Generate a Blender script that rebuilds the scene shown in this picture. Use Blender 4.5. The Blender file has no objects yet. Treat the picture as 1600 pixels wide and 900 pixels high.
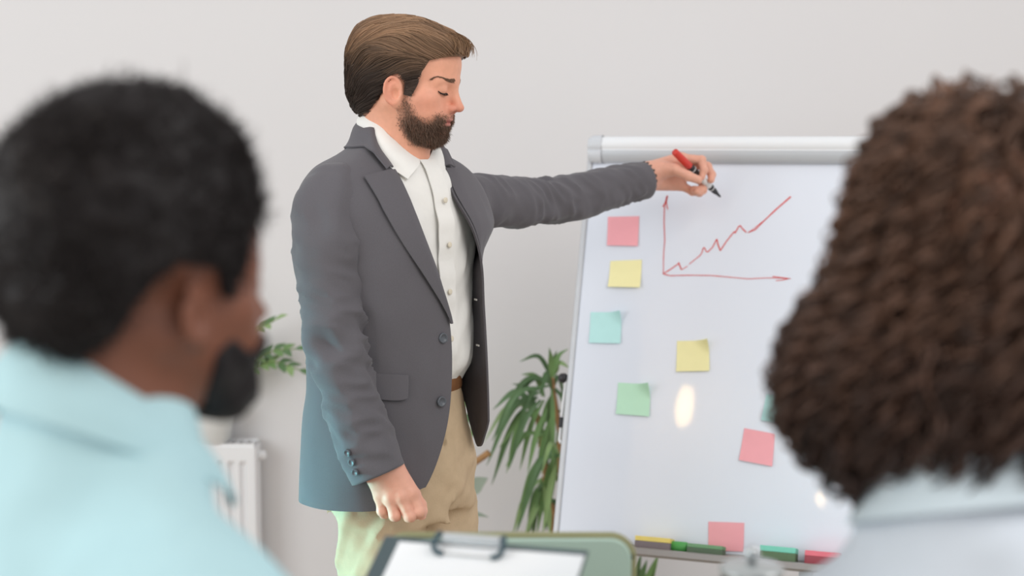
import bpy, math, random
import numpy as np
random.seed(7); RNG = np.random.default_rng(11)
scene = bpy.context.scene
COL = scene.collection
V = lambda *a: np.array(a, dtype=float)
def unit(v): v = np.asarray(v, float); return v / np.linalg.norm(v)

# ------------------------------------------------------------------ camera, world, lights, exposure
PITCH = math.radians(6.0); FPX = 2222.2; CAMZ = 1.55
cam_d = bpy.data.cameras.new('camera'); cam = bpy.data.objects.new('camera', cam_d); COL.objects.link(cam)
cam.location = (0, 0, CAMZ); cam.rotation_euler = (math.pi / 2 - PITCH, 0, 0)
cam_d.sensor_width = 36; cam_d.lens = 50; cam_d.clip_start = 0.05
cam_d.dof.use_dof = True; cam_d.dof.focus_distance = 2.58; cam_d.dof.aperture_fstop = 2.3
scene.camera = cam

w = bpy.data.worlds.new('world'); scene.world = w; w.use_nodes = True
w.node_tree.nodes['Background'].inputs[0].default_value = (0.99, 0.995, 1.0, 1)
w.node_tree.nodes['Background'].inputs[1].default_value = 0.74
def area(name, loc, target, sx, sy, power, color, spread=180):
    l = bpy.data.lights.new(name, 'AREA'); l.shape = 'RECTANGLE'; l.size = sx; l.size_y = sy
    l.energy = power; l.color = color; l.spread = math.radians(spread)
    o = bpy.data.objects.new(name, l); COL.objects.link(o); o.location = loc
    from mathutils import Vector
    o.rotation_euler = (Vector(target) - Vector(loc)).to_track_quat('-Z', 'Y').to_euler()
    return o
area('window_daylight', (-3.2, 0.4, 2.0), (0.0, 2.6, 1.3), 2.2, 1.8, 60, (0.93, 0.98, 1.0))
area('ceiling_softlight', (1.5, 0.8, 2.9), (-0.2, 2.6, 1.5), 2.0, 1.6, 30, (1.0, 0.97, 0.94))
area('added_teal_light', (-3.1, 2.5, 0.45), (-0.2, 2.38, 0.86), 0.6, 0.6, 3.6, (0.20, 0.76, 0.84), 20)  # added light without a known source, puts the teal cast on the presenter
vs = scene.view_settings
vs.view_transform = 'Standard'; vs.look = 'None'; vs.gamma = 1.0; vs.use_curve_mapping = False
vs.exposure = 0.0

# ------------------------------------------------------------------ small maths
CP, SP = math.cos(PITCH), math.sin(PITCH)
def at(px, py, d):
    """point of the place that stands at depth d (metres along +Y) in the direction of a photo pixel"""
    u = (px - 800) / FPX; v = (py - 450) / FPX
    r = V(u, CP - v * SP, -SP - v * CP)
    return V(0, 0, CAMZ) + r * (d / r[1])
def hermite(xs, ys, x):
    xs = np.asarray(xs, float); ys = np.asarray(ys, float); x = np.clip(np.asarray(x, float), xs[0], xs[-1])
    if ys.ndim == 1: ys = ys[:, None]; flat = True
    else: flat = False
    dl = np.diff(ys, axis=0) / np.diff(xs)[:, None]
    m = np.vstack([dl[:1], (dl[1:] + dl[:-1]) / 2, dl[-1:]])
    i = np.clip(np.searchsorted(xs, x, side='right') - 1, 0, len(xs) - 2)
    h = (xs[i + 1] - xs[i]); t = ((x - xs[i]) / h)[..., None]; h = h[..., None]
    r = (2*t**3 - 3*t**2 + 1) * ys[i] + (t**3 - 2*t**2 + t) * h * m[i] + (-2*t**3 + 3*t**2) * ys[i+1] + (t**3 - t**2) * h * m[i+1]
    return r[..., 0] if flat else r
def sstep(a, b, x):
    t = np.clip((x - a) / (b - a), 0, 1); return t * t * (3 - 2 * t)
_perm = np.random.default_rng(3).random((64, 64, 64)).astype(np.float32)
def vnoise(P):
    P = np.asarray(P, float); i = np.floor(P).astype(int); f = P - i; f = f * f * (3 - 2 * f); i &= 63; j = (i + 1) & 63
    g = lambda a, b, c: _perm[a[..., 0], b[..., 1], c[..., 2]]
    x0 = g(i, i, i) * (1 - f[..., 0]) + g(j, i, i) * f[..., 0]; x1 = g(i, j, i) * (1 - f[..., 0]) + g(j, j, i) * f[..., 0]
    x2 = g(i, i, j) * (1 - f[..., 0]) + g(j, i, j) * f[..., 0]; x3 = g(i, j, j) * (1 - f[..., 0]) + g(j, j, j) * f[..., 0]
    return ((x0 * (1 - f[..., 1]) + x1 * f[..., 1]) * (1 - f[..., 2]) + (x2 * (1 - f[..., 1]) + x3 * f[..., 1]) * f[..., 2]) * 2 - 1

# ------------------------------------------------------------------ distance fields and their meshing
def ell(P, c, r):
    q = P - np.asarray(c, np.float32); r = np.asarray(r, np.float32)
    k0 = np.sqrt(((q / r) ** 2).sum(-1)); k1 = np.sqrt(((q / r ** 2) ** 2).sum(-1)) + 1e-9
    return k0 * (k0 - 1) / k1
def cone(P, a, b, ra, rb):
    a = np.asarray(a, np.float32); b = np.asarray(b, np.float32); ab = b - a; q = P - a
    t = np.clip((q @ ab) / (ab @ ab), 0, 1)
    return np.sqrt(((q - t[..., None] * ab) ** 2).sum(-1)) - (ra + (rb - ra) * t)
def smin(a, b, k):
    h = np.clip(0.5 + 0.5 * (b - a) / k, 0, 1); return b * (1 - h) + a * h - k * h * (1 - h)
def smax(a, b, k): return -smin(-a, -b, k)
def poly2(x, y, pts):
    pts = np.asarray(pts, np.float32); d = np.full(x.shape, 1e9, np.float32); s = np.ones(x.shape, np.float32)
    n = len(pts)
    for i in range(n):
        a = pts[i]; b = pts[i - 1]; e = b - a; wx = x - a[0]; wy = y - a[1]
        t = np.clip((wx * e[0] + wy * e[1]) / (e @ e), 0, 1)
        d = np.minimum(d, (wx - t * e[0]) ** 2 + (wy - t * e[1]) ** 2)
        c1 = y >= a[1]; c2 = y < b[1]; c3 = e[0] * wy > e[1] * wx
        s = np.where((c1 & c2 & c3) | (~c1 & ~c2 & ~c3), -s, s)
    return s * np.sqrt(d)
def surface_nets(f, lo, hi, h):
    lo = np.asarray(lo, np.float32); hi = np.asarray(hi, np.float32)
    n = np.ceil((hi - lo) / h).astype(int) + 1
    ax = [lo[k] + h * np.arange(n[k], dtype=np.float32) for k in range(3)]
    D = np.empty(n, np.float32)
    st = max(1, int(400000 / (n[1] * n[2])))
    for i in range(0, n[0], st):
        G = np.stack(np.meshgrid(ax[0][i:i+st], ax[1], ax[2], indexing='ij'), -1)
        D[i:i+st] = f(G.reshape(-1, 3)).reshape(G.shape[:3])
    S = D < 0
    c = np.zeros(n - 1, np.int8)
    for a in (0, 1):
        for b in (0, 1):
            for e in (0, 1): c += S[a:n[0]-1+a, b:n[1]-1+b, e:n[2]-1+e]
    idx = np.argwhere((c > 0) & (c < 8)); N = len(idx)
    acc = np.zeros((N, 3)); cnt = np.zeros(N)
    offs = [(a, b, e) for a in (0, 1) for b in (0, 1) for e in (0, 1)]
    for p in offs:
        for k in range(3):
            if p[k]: continue
            q = list(p); q[k] = 1
            d0 = D[idx[:, 0]+p[0], idx[:, 1]+p[1], idx[:, 2]+p[2]]; d1 = D[idx[:, 0]+q[0], idx[:, 1]+q[1], idx[:, 2]+q[2]]
            m = (d0 < 0) != (d1 < 0)
            t = np.where(m, d0 / np.where(m, d0 - d1, 1), 0)
            pos = np.tile(np.array(p, float), (N, 1)); pos[:, k] = t
            acc[m] += pos[m]; cnt[m] += 1
    verts = lo + h * (idx + acc / cnt[:, None])
    vid = np.full(n - 1, -1, np.int64); vid[idx[:, 0], idx[:, 1], idx[:, 2]] = np.arange(N)
    faces = []
    for k in range(3):
        sl0 = [slice(None)] * 3; sl1 = [slice(None)] * 3; sl0[k] = slice(0, -1); sl1[k] = slice(1, None)
        A = S[tuple(sl0)]; B = S[tuple(sl1)]
        e = np.argwhere(A != B); u, v = (k + 1) % 3, (k + 2) % 3
        ok = (e[:, u] > 0) & (e[:, v] > 0) & (e[:, u] < n[u] - 1) & (e[:, v] < n[v] - 1); e = e[ok]
        def g(du, dv):
            q = e.copy(); q[:, u] -= du; q[:, v] -= dv; return vid[q[:, 0], q[:, 1], q[:, 2]]
        F = np.stack([g(1, 1), g(0, 1), g(0, 0), g(1, 0)], 1)
        fl = ~A[e[:, 0], e[:, 1], e[:, 2]]
        F[fl] = F[fl][:, ::-1]; faces.append(F)
    return verts, np.vstack(faces)
def relax(v, f, it=2, lam=0.5):
    e = np.vstack([f[:, [0, 1]], f[:, [1, 2]], f[:, [2, 3]], f[:, [3, 0]]])
    cnt = np.bincount(e[:, 0], minlength=len(v)) + np.bincount(e[:, 1], minlength=len(v))
    for _ in range(it):
        s = np.zeros_like(v)
        for k in range(3):
            s[:, k] = np.bincount(e[:, 0], v[e[:, 1], k], len(v)) + np.bincount(e[:, 1], v[e[:, 0], k], len(v))
        v = v + lam * (s / np.maximum(cnt, 1)[:, None] - v)
    return v
def grad(f, P, e=0.002):
    g = np.stack([f(P + np.eye(3, dtype=np.float32)[k] * e) - f(P - np.eye(3, dtype=np.float32)[k] * e) for k in range(3)], -1)
    return g / (np.linalg.norm(g, axis=-1, keepdims=True) + 1e-9)

# ------------------------------------------------------------------ mesh building
class MB:
    """collects geometry; build() links it as one mesh object"""
    def __init__(s): s.v = []; s.f = []; s.n = 0; s.mi = []
    def add(s, v, f, m=0):
        v = np.asarray(v, float).reshape(-1, 3)
        s.v.append(v)
        if isinstance(f, np.ndarray): fl = (f + s.n).tolist()
        else: fl = [[i + s.n for i in q] for q in f]
        s.f += fl; s.mi += [m] * len(fl); s.n += len(v); return s
    def box(s, c, h, ax=None, bev=0.0, m=0):
        """box of half sizes h; ax: three axes; bev: chamfer on every edge"""
        c = np.asarray(c, float); ax = np.eye(3) if ax is None else np.asarray(ax, float); h = np.asarray(h, float)
        if bev <= 0:
            sg = np.array([(i, j, k) for i in (-1, 1) for j in (-1, 1) for k in (-1, 1)], float)
            return s.add(c + (sg * h) @ ax, [(0, 1, 3, 2), (4, 6, 7, 5), (0, 4, 5, 1), (2, 3, 7, 6), (0, 2, 6, 4), (1, 5, 7, 3)], m)
        b = min(bev, 0.95 * h.min()); vs = []; ix = {}
        for i in (-1, 1):
            for j in (-1, 1):
                for k in (-1, 1):
                    for a in range(3):
                        p = np.array([i, j, k], float) * (h - b); p[a] = (i, j, k)[a] * h[a]
                        ix[(i, j, k, a)] = len(vs); vs.append(p)
        fs = []
        for a in range(3):
            u, v = (a + 1) % 3, (a + 2) % 3
            for sg in (-1, 1):
                q = []
                for su, sv in ((-1, -1), (1, -1), (1, 1), (-1, 1)):
                    k = [0, 0, 0]; k[a] = sg; k[u] = su; k[v] = sv; q.append(ix[(*k, a)])
                fs.append(q if sg > 0 else q[::-1])
            for su in (-1, 1):
                for sv in (-1, 1):
                    k0 = [0, 0, 0]; k0[u] = su; k0[v] = sv; k1 = list(k0); k0[a] = -1; k1[a] = 1
                    q = [ix[(*k0, u)], ix[(*k1, u)], ix[(*k1, v)], ix[(*k0, v)]]
                    fs.append(q if su * sv < 0 else q[::-1])
        for i in (-1, 1):
            for j in (-1, 1):
                for k in (-1, 1):
                    q = [ix[(i, j, k, a)] for a in range(3)]; fs.append(q if i * j * k > 0 else q[::-1])
        return s.add(c + np.array(vs) @ ax, fs, m)
    def grid(s, G, closed=False, flip=False, m=0):
        nu, nv = G.shape[:2]; i = np.arange(nu * nv).reshape(nu, nv)
        if closed: i = np.hstack([i, i[:, :1]])
        F = np.stack([i[:-1, :-1], i[:-1, 1:], i[1:, 1:], i[1:, :-1]], -1).reshape(-1, 4)
        return s.add(G.reshape(-1, 3), F[:, ::-1] if flip else F, m)
    def sheet(s, G, th, closed=False, m=0, inner=None):
        """a grid with thickness th along its normals"""
        n = gnormal(G, closed); a = G + n * th / 2; b = G - n * th / 2
        s.grid(a, closed, False, m); s.grid(b, closed, True, m if inner is None else inner)
        def rim(p, q, cl, fl):
            R = np.stack([p, q], 0); s.grid(R, cl, fl, m)
        rim(a[0], b[0], closed, True); rim(a[-1], b[-1], closed, False)
        if not closed: rim(a[:, 0], b[:, 0], False, False); rim(a[:, -1], b[:, -1], False, True)
        return s
    def tube(s, path, rad, n=12, caps=True, m=0):
        G = tube_grid(path, rad, n); s.grid(G, True, False, m)
        if caps:
            for e, fl in ((0, False), (-1, True)):
                ring = G[e]; f = list(range(n)); s.add(ring, [f[::-1] if not fl else f], m)
        return s
    def lathe(s, prof, c, axis=(0, 0, 1), n=32, m=0):
        ax = unit(axis); t = unit(np.cross(ax, (0.3, 0.9, 0.2))); b = np.cross(ax, t)
        th = np.linspace(0, 2 * np.pi, n, endpoint=False)
        pr = np.asarray(prof, float)
        G = np.asarray(c, float) + pr[:, 1][:, None, None] * ax + pr[:, 0][:, None, None] * (np.cos(th)[None, :, None] * t + np.sin(th)[None, :, None] * b)
        s.grid(G, True, False, m); return s
    def build(s, name, mats, parent=None, smooth=True, base=(0, 0, 0), col=None):
        v = np.vstack(s.v) - np.asarray(base, float)
        me = bpy.data.meshes.new(name); me.from_pydata(v.tolist(), [], s.f)
        if not isinstance(mats, (list, tuple)): mats = [mats]
        for q in mats: me.materials.append(q)
        if len(mats) > 1: me.polygons.foreach_set('material_index', s.mi)
        me.polygons.foreach_set('use_smooth', [smooth] * len(me.polygons))
        if col is not None:
            a = me.color_attributes.new('tint', 'FLOAT_COLOR', 'POINT')
            a.data.foreach_set('color', np.hstack([col, np.ones((len(col), 1))]).astype(np.float32).ravel())
        me.update()
        o = bpy.data.objects.new(name, me); COL.objects.link(o)
        if parent is not None: o.parent = parent
        return o
def gnormal(G, closed=False):
    if closed: du = np.roll(G, -1, 1) - np.roll(G, 1, 1)
    else: du = np.gradient(G, axis=1)
    dv = np.gradient(G, axis=0); n = np.cross(dv, du)
    n = -n
    return n / (np.linalg.norm(n, axis=-1, keepdims=True) + 1e-9)
def frames(path):
    path = np.asarray(path, float); t = np.gradient(path, axis=0); t /= np.linalg.norm(t, axis=1, keepdims=True) + 1e-12
    r = np.zeros_like(t); a = V(0, 0, 1) if abs(t[0][2]) < 0.85 else V(1, 0, 0)
    r[0] = unit(a - t[0] * (a @ t[0]))
    for i in range(1, len(t)):
        q = r[i - 1] - t[i] * (r[i - 1] @ t[i]); r[i] = q / np.linalg.norm(q)
    return t, r, np.cross(t, r)
def tube_grid(path, rad, n=12):
    path = np.asarray(path, float); t, r, b = frames(path)
    rad = np.broadcast_to(np.asarray(rad, float), (len(path),)) if np.ndim(rad) < 2 else np.asarray(rad)
    th = np.linspace(0, 2 * np.pi, n, endpoint=False)
    if rad.ndim == 1: rad = np.stack([rad, rad], 1)
    return path[:, None] + rad[:, 0][:, None, None] * np.cos(th)[None, :, None] * r[:, None] + rad[:, 1][:, None, None] * np.sin(th)[None, :, None] * b[:, None]
def strands(paths, rad, n=3):
    """many tapered hairs at once: paths (N,M,3), rad (M,) or (N,M)"""
    N, M, _ = paths.shape
    t = np.gradient(paths, axis=1); t /= np.linalg.norm(t, axis=2, keepdims=True) + 1e-9
    a = np.array([0.31, 0.52, 0.79]); r = np.cross(t, a); r /= np.linalg.norm(r, axis=2, keepdims=True) + 1e-9; b = np.cross(t, r)
    rad = np.broadcast_to(np.asarray(rad, float), (N, M))[..., None, None]
    th = np.arange(n) * 2 * np.pi / n
    G = paths[:, :, None] + rad * (np.cos(th)[None, None, :, None] * r[:, :, None] + np.sin(th)[None, None, :, None] * b[:, :, None])
    i = np.arange(N * M * n).reshape(N, M, n); j = np.roll(i, -1, 2)
    F = np.stack([i[:, :-1], j[:, :-1], j[:, 1:], i[:, 1:]], -1).reshape(-1, 4)
    return G.reshape(-1, 3), F
def smooth_path(pts, n):
    pts = np.asarray(pts, float); k = np.r_[0, np.cumsum(np.linalg.norm(np.diff(pts[:, :3], axis=0), axis=1))]
    return hermite(k, pts, np.linspace(0, k[-1], n))

# ------------------------------------------------------------------ naming
def tag(o, label=None, cat=None, group=None, kind=None):
    for k, x in (('label', label), ('category', cat), ('group', group), ('kind', kind)):
        if x: o[k] = x
    return o
def thing(name, loc, label, cat, group=None):
    o = bpy.data.objects.new(name, None); COL.objects.link(o); o.location = [float(q) for q in loc]; o.empty_display_size = 0.05
    return tag(o, label, cat, group)

# ------------------------------------------------------------------ materials
def mat(name, color, rough=0.6, var=0.0, scale=20.0, bump=0.0, bscale=60.0, metal=0.0, spec=0.5, tint=False, coat=0.0, stretch=(1, 1, 1), trans=0.0, sss=0.0, emit=None, estr=0.0, sheen=0.0, aniso=0.0):
    m = bpy.data.materials.new(name); m.use_nodes = True; nt = m.node_tree; b = nt.nodes['Principled BSDF']
    b.inputs['Base Color'].default_value = (*color, 1); b.inputs['Roughness'].default_value = rough
    b.inputs['Metallic'].default_value = metal; b.inputs['Specular IOR Level'].default_value = spec
    b.inputs['Coat Weight'].default_value = coat; b.inputs['Transmission Weight'].default_value = trans
    b.inputs['Sheen Weight'].default_value = sheen; b.inputs['Anisotropic'].default_value = aniso
    if sss: b.inputs['Subsurface Weight'].default_value = sss; b.inputs['Subsurface Radius'].default_value = (0.012, 0.005, 0.003); b.inputs['Subsurface Scale'].default_value = 0.5
    if emit: b.inputs['Emission Color'].default_value = (*emit, 1); b.inputs['Emission Strength'].default_value = estr
    tc = nt.nodes.new('ShaderNodeTexCoord'); mp = nt.nodes.new('ShaderNodeMapping'); mp.inputs['Scale'].default_value = stretch
    nt.links.new(tc.outputs['Object'], mp.inputs['Vector'])
    src = None
    if tint:
        at_ = nt.nodes.new('ShaderNodeAttribute'); at_.attribute_name = 'tint'; src = at_.outputs['Color']
    n = nt.nodes.new('ShaderNodeTexNoise'); n.inputs['Scale'].default_value = scale; n.inputs['Detail'].default_value = 5
    nt.links.new(mp.outputs['Vector'], n.inputs['Vector'])
    if var or tint:
        hs = nt.nodes.new('ShaderNodeMix'); hs.data_type = 'RGBA'; hs.blend_type = 'MULTIPLY'; hs.inputs[0].default_value = 1
        rp = nt.nodes.new('ShaderNodeMapRange'); rp.inputs['From Min'].default_value = 0.25; rp.inputs['From Max'].default_value = 0.75
        rp.inputs['To Min'].default_value = 1 - var; rp.inputs['To Max'].default_value = 1 + var
        nt.links.new(n.outputs['Fac'], rp.inputs['Value'])
        if src: nt.links.new(src, hs.inputs[6])
        else: hs.inputs[6].default_value = (*color, 1)
        nt.links.new(rp.outputs[0], hs.inputs[7]); nt.links.new(hs.outputs[2], b.inputs['Base Color'])
    if bump:
        n2 = nt.nodes.new('ShaderNodeTexNoise'); n2.inputs['Scale'].default_value = bscale; n2.inputs['Detail'].default_value = 4
        nt.links.new(mp.outputs['Vector'], n2.inputs['Vector'])
        bp = nt.nodes.new('ShaderNodeBump'); bp.inputs['Strength'].default_value = bump; bp.inputs['Distance'].default_value = 0.004
        nt.links.new(n2.outputs['Fac'], bp.inputs['Height']); nt.links.new(bp.outputs[0], b.inputs['Normal'])
    return m
def srgb(r, g, b): return tuple(((c / 255 + 0.055) / 1.055) ** 2.4 if c > 10 else c / 255 / 12.92 for c in (r, g, b))
M = {}
M['wall'] = mat('wall_paint', srgb(223, 221, 222), 0.9, 0.012, 1.2, 0.05, 220, spec=0.2)
M['floor'] = mat('floor_laminate', srgb(190, 175, 158), 0.5, 0.1, 6, 0.03, 60, stretch=(1, 8, 1))
M['white_metal'] = mat('white_enamel', srgb(238, 238, 240), 0.35, 0.01, 10)
M['white_steel'] = mat('whiteboard_enamel', srgb(230, 235, 246), 0.24, 0.006, 6, aniso=0.0, coat=0.25)
M['alu'] = mat('satin_aluminium', srgb(205, 207, 211), 0.38, 0.03, 30, metal=0.35)
M['tray'] = mat('tray_grey', srgb(158, 152, 150), 0.45, 0.03, 30, metal=0.3)
M['cap'] = mat('grey_plastic', srgb(208, 211, 216), 0.42, 0.01, 10)
M['bar'] = mat('white_plastic', srgb(236, 238, 241), 0.35, 0.01, 10)
M['black'] = mat('black_plastic', srgb(38, 38, 42), 0.4, 0.05, 40)
M['red_ink'] = mat('red_ink', srgb(222, 52, 44), 0.5, 0.15, 300)

# ------------------------------------------------------------------ the room
WALL_Y = 3.92
tag(MB().box((0, WALL_Y + 0.06, 1.5), (4.5, 0.06, 1.5)).build('wall_back', M['wall'], smooth=False), 'plain off white painted wall behind the presenter', kind='structure')
tag(MB().box((0, 1.2, -0.05), (4.5, 4.2, 0.05)).build('floor', M['floor'], smooth=False), 'pale laminate floor of the meeting room', kind='structure')
tag(MB().box((0, WALL_Y - 0.008, 0.04), (4.5, 0.008, 0.04), bev=0.003).build('baseboard_back', M['white_metal'], smooth=False), 'white baseboard along the back wall', kind='structure')

# ------------------------------------------------------------------ flipchart easel
YAW, LEAN = math.radians(18.8), math.radians(17.9)
BO = V(0.191, 3.408, CAMZ - 0.003)
BR = V(math.cos(YAW), -math.sin(YAW), 0); BK = V(math.sin(YAW), math.cos(YAW), 0)
BU = V(0, 0, 1) * math.cos(LEAN) + BK * math.sin(LEAN); BN = np.cross(BR, BU)
BAX = np.array([BR, BU, BN])
BW, BH = 0.70, 0.940
TRY = 0.028   # the tray hangs this much higher than one metre down
def bp(a, b, n=0.0): return BO + BR * a + BU * b + BN * n
def onboard(px, py, n=0.0):
    """board coordinates (a, b) of the spot that a pixel shows"""
    r = at(px, py, 1.0) - V(0, 0, CAMZ); o = V(0, 0, CAMZ)
    P0 = bp(0, 0, n); t = ((P0 - o) @ BN) / (r @ BN); q = o + r * t - BO
    return q @ BR, q @ BU
base = V(*(bp(BW / 2, -1.1)[:2]), 0)
fl = thing('flipchart_easel', base, 'white flipchart board on an easel with a hand drawn red chart', 'flipchart')
MB().box(bp(BW / 2, -0.03 - (BH - 0.03) / 2, -0.009), (BW / 2 - 0.006, (BH - 0.03) / 2, 0.009), BAX, 0.002).build('board_panel', M['white_steel'], fl, False, base)
for a in (0.0, BW):
    MB().box(bp(a, -0.03 - (BH - 0.03) / 2, -0.008), (0.0065, (BH - 0.03) / 2, 0.0125), BAX, 0.003).build('frame_strip', M['alu'], fl, False, base)
# clamp bar: a rounded upper shell, a groove and a grey lower lip, with moulded end caps
def bar_profile(grow=0.0):
    pts = [(-0.058, 0.0), (-0.058, 0.012), (-0.053, 0.021), (-0.040, 0.026), (-0.034, 0.0275)]
    pts2 = [(-0.034, 0.0275), (-0.032, 0.0255), (-0.030, 0.0285), (-0.020, 0.034), (-0.006, 0.031), (0.002, 0.020), (0.004, 0.006), (0.004, -0.004)]
    g = lambda p: [(y + (grow if y > -0.03 else -grow), x + grow) for y, x in p]
    return g(pts), g(pts2)
def extrude(prof, a0, a1, mt, name, parent, k=2):
    A = np.linspace(a0, a1, k)
    G = np.array([[bp(a, y, x) for a in A] for y, x in prof]); m = MB().grid(G, False, True)
    for e in (0, -1):
        ring = G[:, e]; c = np.arange(len(ring)).tolist(); m.add(ring, [c if e == 0 else c[::-1]])
    return m.build(name, mt, parent, True, base)
lo_, up_ = bar_profile()
cb = extrude(up_, 0.03, BW - 0.03, M['bar'], 'clamp_bar', fl)
extrude(lo_, 0.03, BW - 0.03, mat('clamp_lip_grey', srgb(196, 200, 205), 0.4, 0.01, 10, metal=0.1), 'clamp_lip', cb)
L2, U2 = bar_profile(0.0022)
for a0, a1 in ((-0.001, 0.032), (BW - 0.032, BW + 0.001)):
    m = MB(); prof = np.array(L2 + U2[1:]); cen = prof.mean(0)
    s = (a0 if a0 < 0.1 else a1); e = (a1 if a0 < 0.1 else a0)
    rows = []
    for q, sc in ((0.0, 0.80), (0.10, 0.90), (0.28, 0.97), (0.5, 1.0), (1.0, 1.0)):
        a = s + (e - s) * q; rows.append([bp(a, *(cen + (p - cen) * sc)) for p in prof])
    G = np.array(rows); m.grid(G, True, a0 > 0.1); m.add(G[0], [list(range(len(prof)))])
    m.build('end_cap', M['cap'], cb, True, base)
# pen tray
tr = MB()
T0, T1 = 0.085, BW - 0.02
prof = [(y + TRY, x) for y, x in [(-0.968, 0.0), (-0.968, 0.004), (-0.978, 0.008), (-0.980, 0.058), (-0.972, 0.066), (-0.974, 0.072), (-0.986, 0.072), (-0.990, 0.064), (-0.990, 0.0)]]
G = np.array([[bp(a, y, x) for a in (T0, T1)] for y, x in prof]); tr.grid(G, False, False)
for e in (0, 1):
    c = list(range(len(prof))); tr.add(G[:, e], [c if e else c[::-1]])
tr.build('pen_tray', M['tray'], fl, False, base)
# easel legs
for a in (0.14, BW - 0.14):
    foot = bp(a, -0.99, 0.0); k = (foot[2] - 0.012) / BU[2]; foot = foot - BU * k
    m = MB(); m.tube([bp(a, -0.9, -0.03), foot + BN * -0.03 + V(0, 0, 0.0)], 0.011, 14); l = m.build('leg', M['alu'], fl, True, base)
    MB().tube([foot + BN * -0.03 + V(0, 0, 0.03), foot + BN * -0.03 - V(0, 0, 0.004)], 0.014, 14).build('rubber_foot', M['black'], l, True, base)
    MB().box(bp(a, -0.975, -0.012), (0.015, 0.03, 0.014), BAX, 0.003).build('leg_bracket', M['alu'], fl, False, base)
rear_top = bp(BW / 2, -0.20, -0.035); rear_foot = V(*(rear_top[:2] + BK[:2] * 0.36), 0.012)
MB().tube([rear_top, rear_foot], 0.011, 14).build('leg', M['alu'], fl, True, base)
# folded side arm with its black knob on the left edge
ax_, ay_ = onboard(884, 592); bx_, by_ = onboard(878, 690)
am = MB(); am.tube(smooth_path([bp(-0.012, ay_, -0.010), bp(-0.0145, (ay_ + by_) / 2, -0.010), bp(-0.0145, by_ + 0.012, -0.010), bp(-0.013, by_, -0.004), bp(-0.009, by_ - 0.003, -0.002)], 14), 0.0035, 10)
arm_o = am.build('side_arm', M['white_metal'], fl, True, base)
MB().lathe([(0, -0.012), (0.006, -0.012), (0.010, -0.009), (0.0115, -0.003), (0.0115, 0.003), (0.009, 0.007), (0.005, 0.008), (0.005, 0.022), (0, 0.022)], bp(-0.018, ay_ + 0.003, -0.010), BR, 18).build('knob', M['black'], fl, True, base)
MB().box(bp(-0.0145, ay_ - 0.10, -0.010), (0.0045, 0.012, 0.006), BAX, 0.002).build('arm_clip', M['black'], arm_o, False, base)
# the chart, drawn in red ink
def stroke(m, pix, w0, w1=None, n=26):
    pts = np.array([onboard(x, y) for x, y in pix]); k = np.r_[0, np.cumsum(np.linalg.norm(np.diff(pts, axis=0), axis=1))]
    t = np.linspace(0, k[-1], n); q = np.stack([np.interp(t, k, pts[:, 0]), np.interp(t, k, pts[:, 1])], 1)
    tg = np.gradient(q, axis=0); tg /= np.linalg.norm(tg, axis=1, keepdims=True); nr = np.stack([-tg[:, 1], tg[:, 0]], 1)
    wd = 0.78 * np.linspace(w0, w1 or w0, n) * (0.85 + 0.3 * RNG.random(n))
    G = np.array([[bp(*(q[i] + nr[i] * wd[i] / 2), 0.0007), bp(*(q[i] - nr[i] * wd[i] / 2), 0.0007)] for i in range(n)])
    m.sheet(G, 0.0006)
ch = MB()
P_ = lambda L: [(1000 + x * 260 / 1462, 290 + y * 260 / 1462) for x, y in L]
stroke(ch, P_([(205, 780), (208, 600), (218, 480), (212, 340), (214, 240), (216, 170), (238, 88)]), 0.0016, 0.0026, 40)
stroke(ch, P_([(240, 90), (228, 140), (200, 186)]), 0.0040, 0.0022, 10)
stroke(ch, P_([(240, 90), (230, 150), (244, 210)]), 0.0042, 0.0024, 10)
stroke(ch, P_([(203, 776), (265, 792), (420, 788), (620, 790), (800, 806), (950, 820), (1100, 812), (1200, 812), (1325, 818)]), 0.0024, 0.0014, 50)
stroke(ch, P_([(1325, 818), (1240, 808), (1165, 798)]), 0.0016, 0.0022, 10)
stroke(ch, P_([(1300, 820), (1250, 830), (1195, 836)]), 0.0020, 0.0018, 10)
stroke(ch, P_([(203, 776), (270, 735), (340, 686)]), 0.0026, 0.0026, 14)
stroke(ch, P_([(340, 676), (350, 705), (364, 740)]), 0.0034, 0.0028, 10)
stroke(ch, P_([(364, 740), (395, 722), (418, 708)]), 0.0020, 0.0014, 8)
stroke(ch, P_([(432, 692), (480, 652), (525, 618), (545, 588), (556, 548), (568, 545), (580, 578), (596, 584), (640, 540), (662, 494), (676, 470)]), 0.0018, 0.0028, 50)
stroke(ch, P_([(676, 470), (686, 520), (706, 572)]), 0.0034, 0.0030, 14)
stroke(ch, P_([(706, 572), (760, 490), (830, 402), (834, 420), (870, 356), (880, 352), (905, 384), (935, 412)]), 0.0028, 0.0030, 44)
stroke(ch, P_([(948, 414), (1010, 390), (1090, 310), (1200, 206), (1325, 98)]), 0.0022, 0.0042, 40)
stroke(ch, P_([(948, 414), (1000, 380), (1060, 330), (1110, 292)]), 0.0016, 0.0016, 20)
tag(ch.build('drawn_chart', M['red_ink'], fl, False, base), 'red hand drawn rising line chart with two arrow axes')

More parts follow.
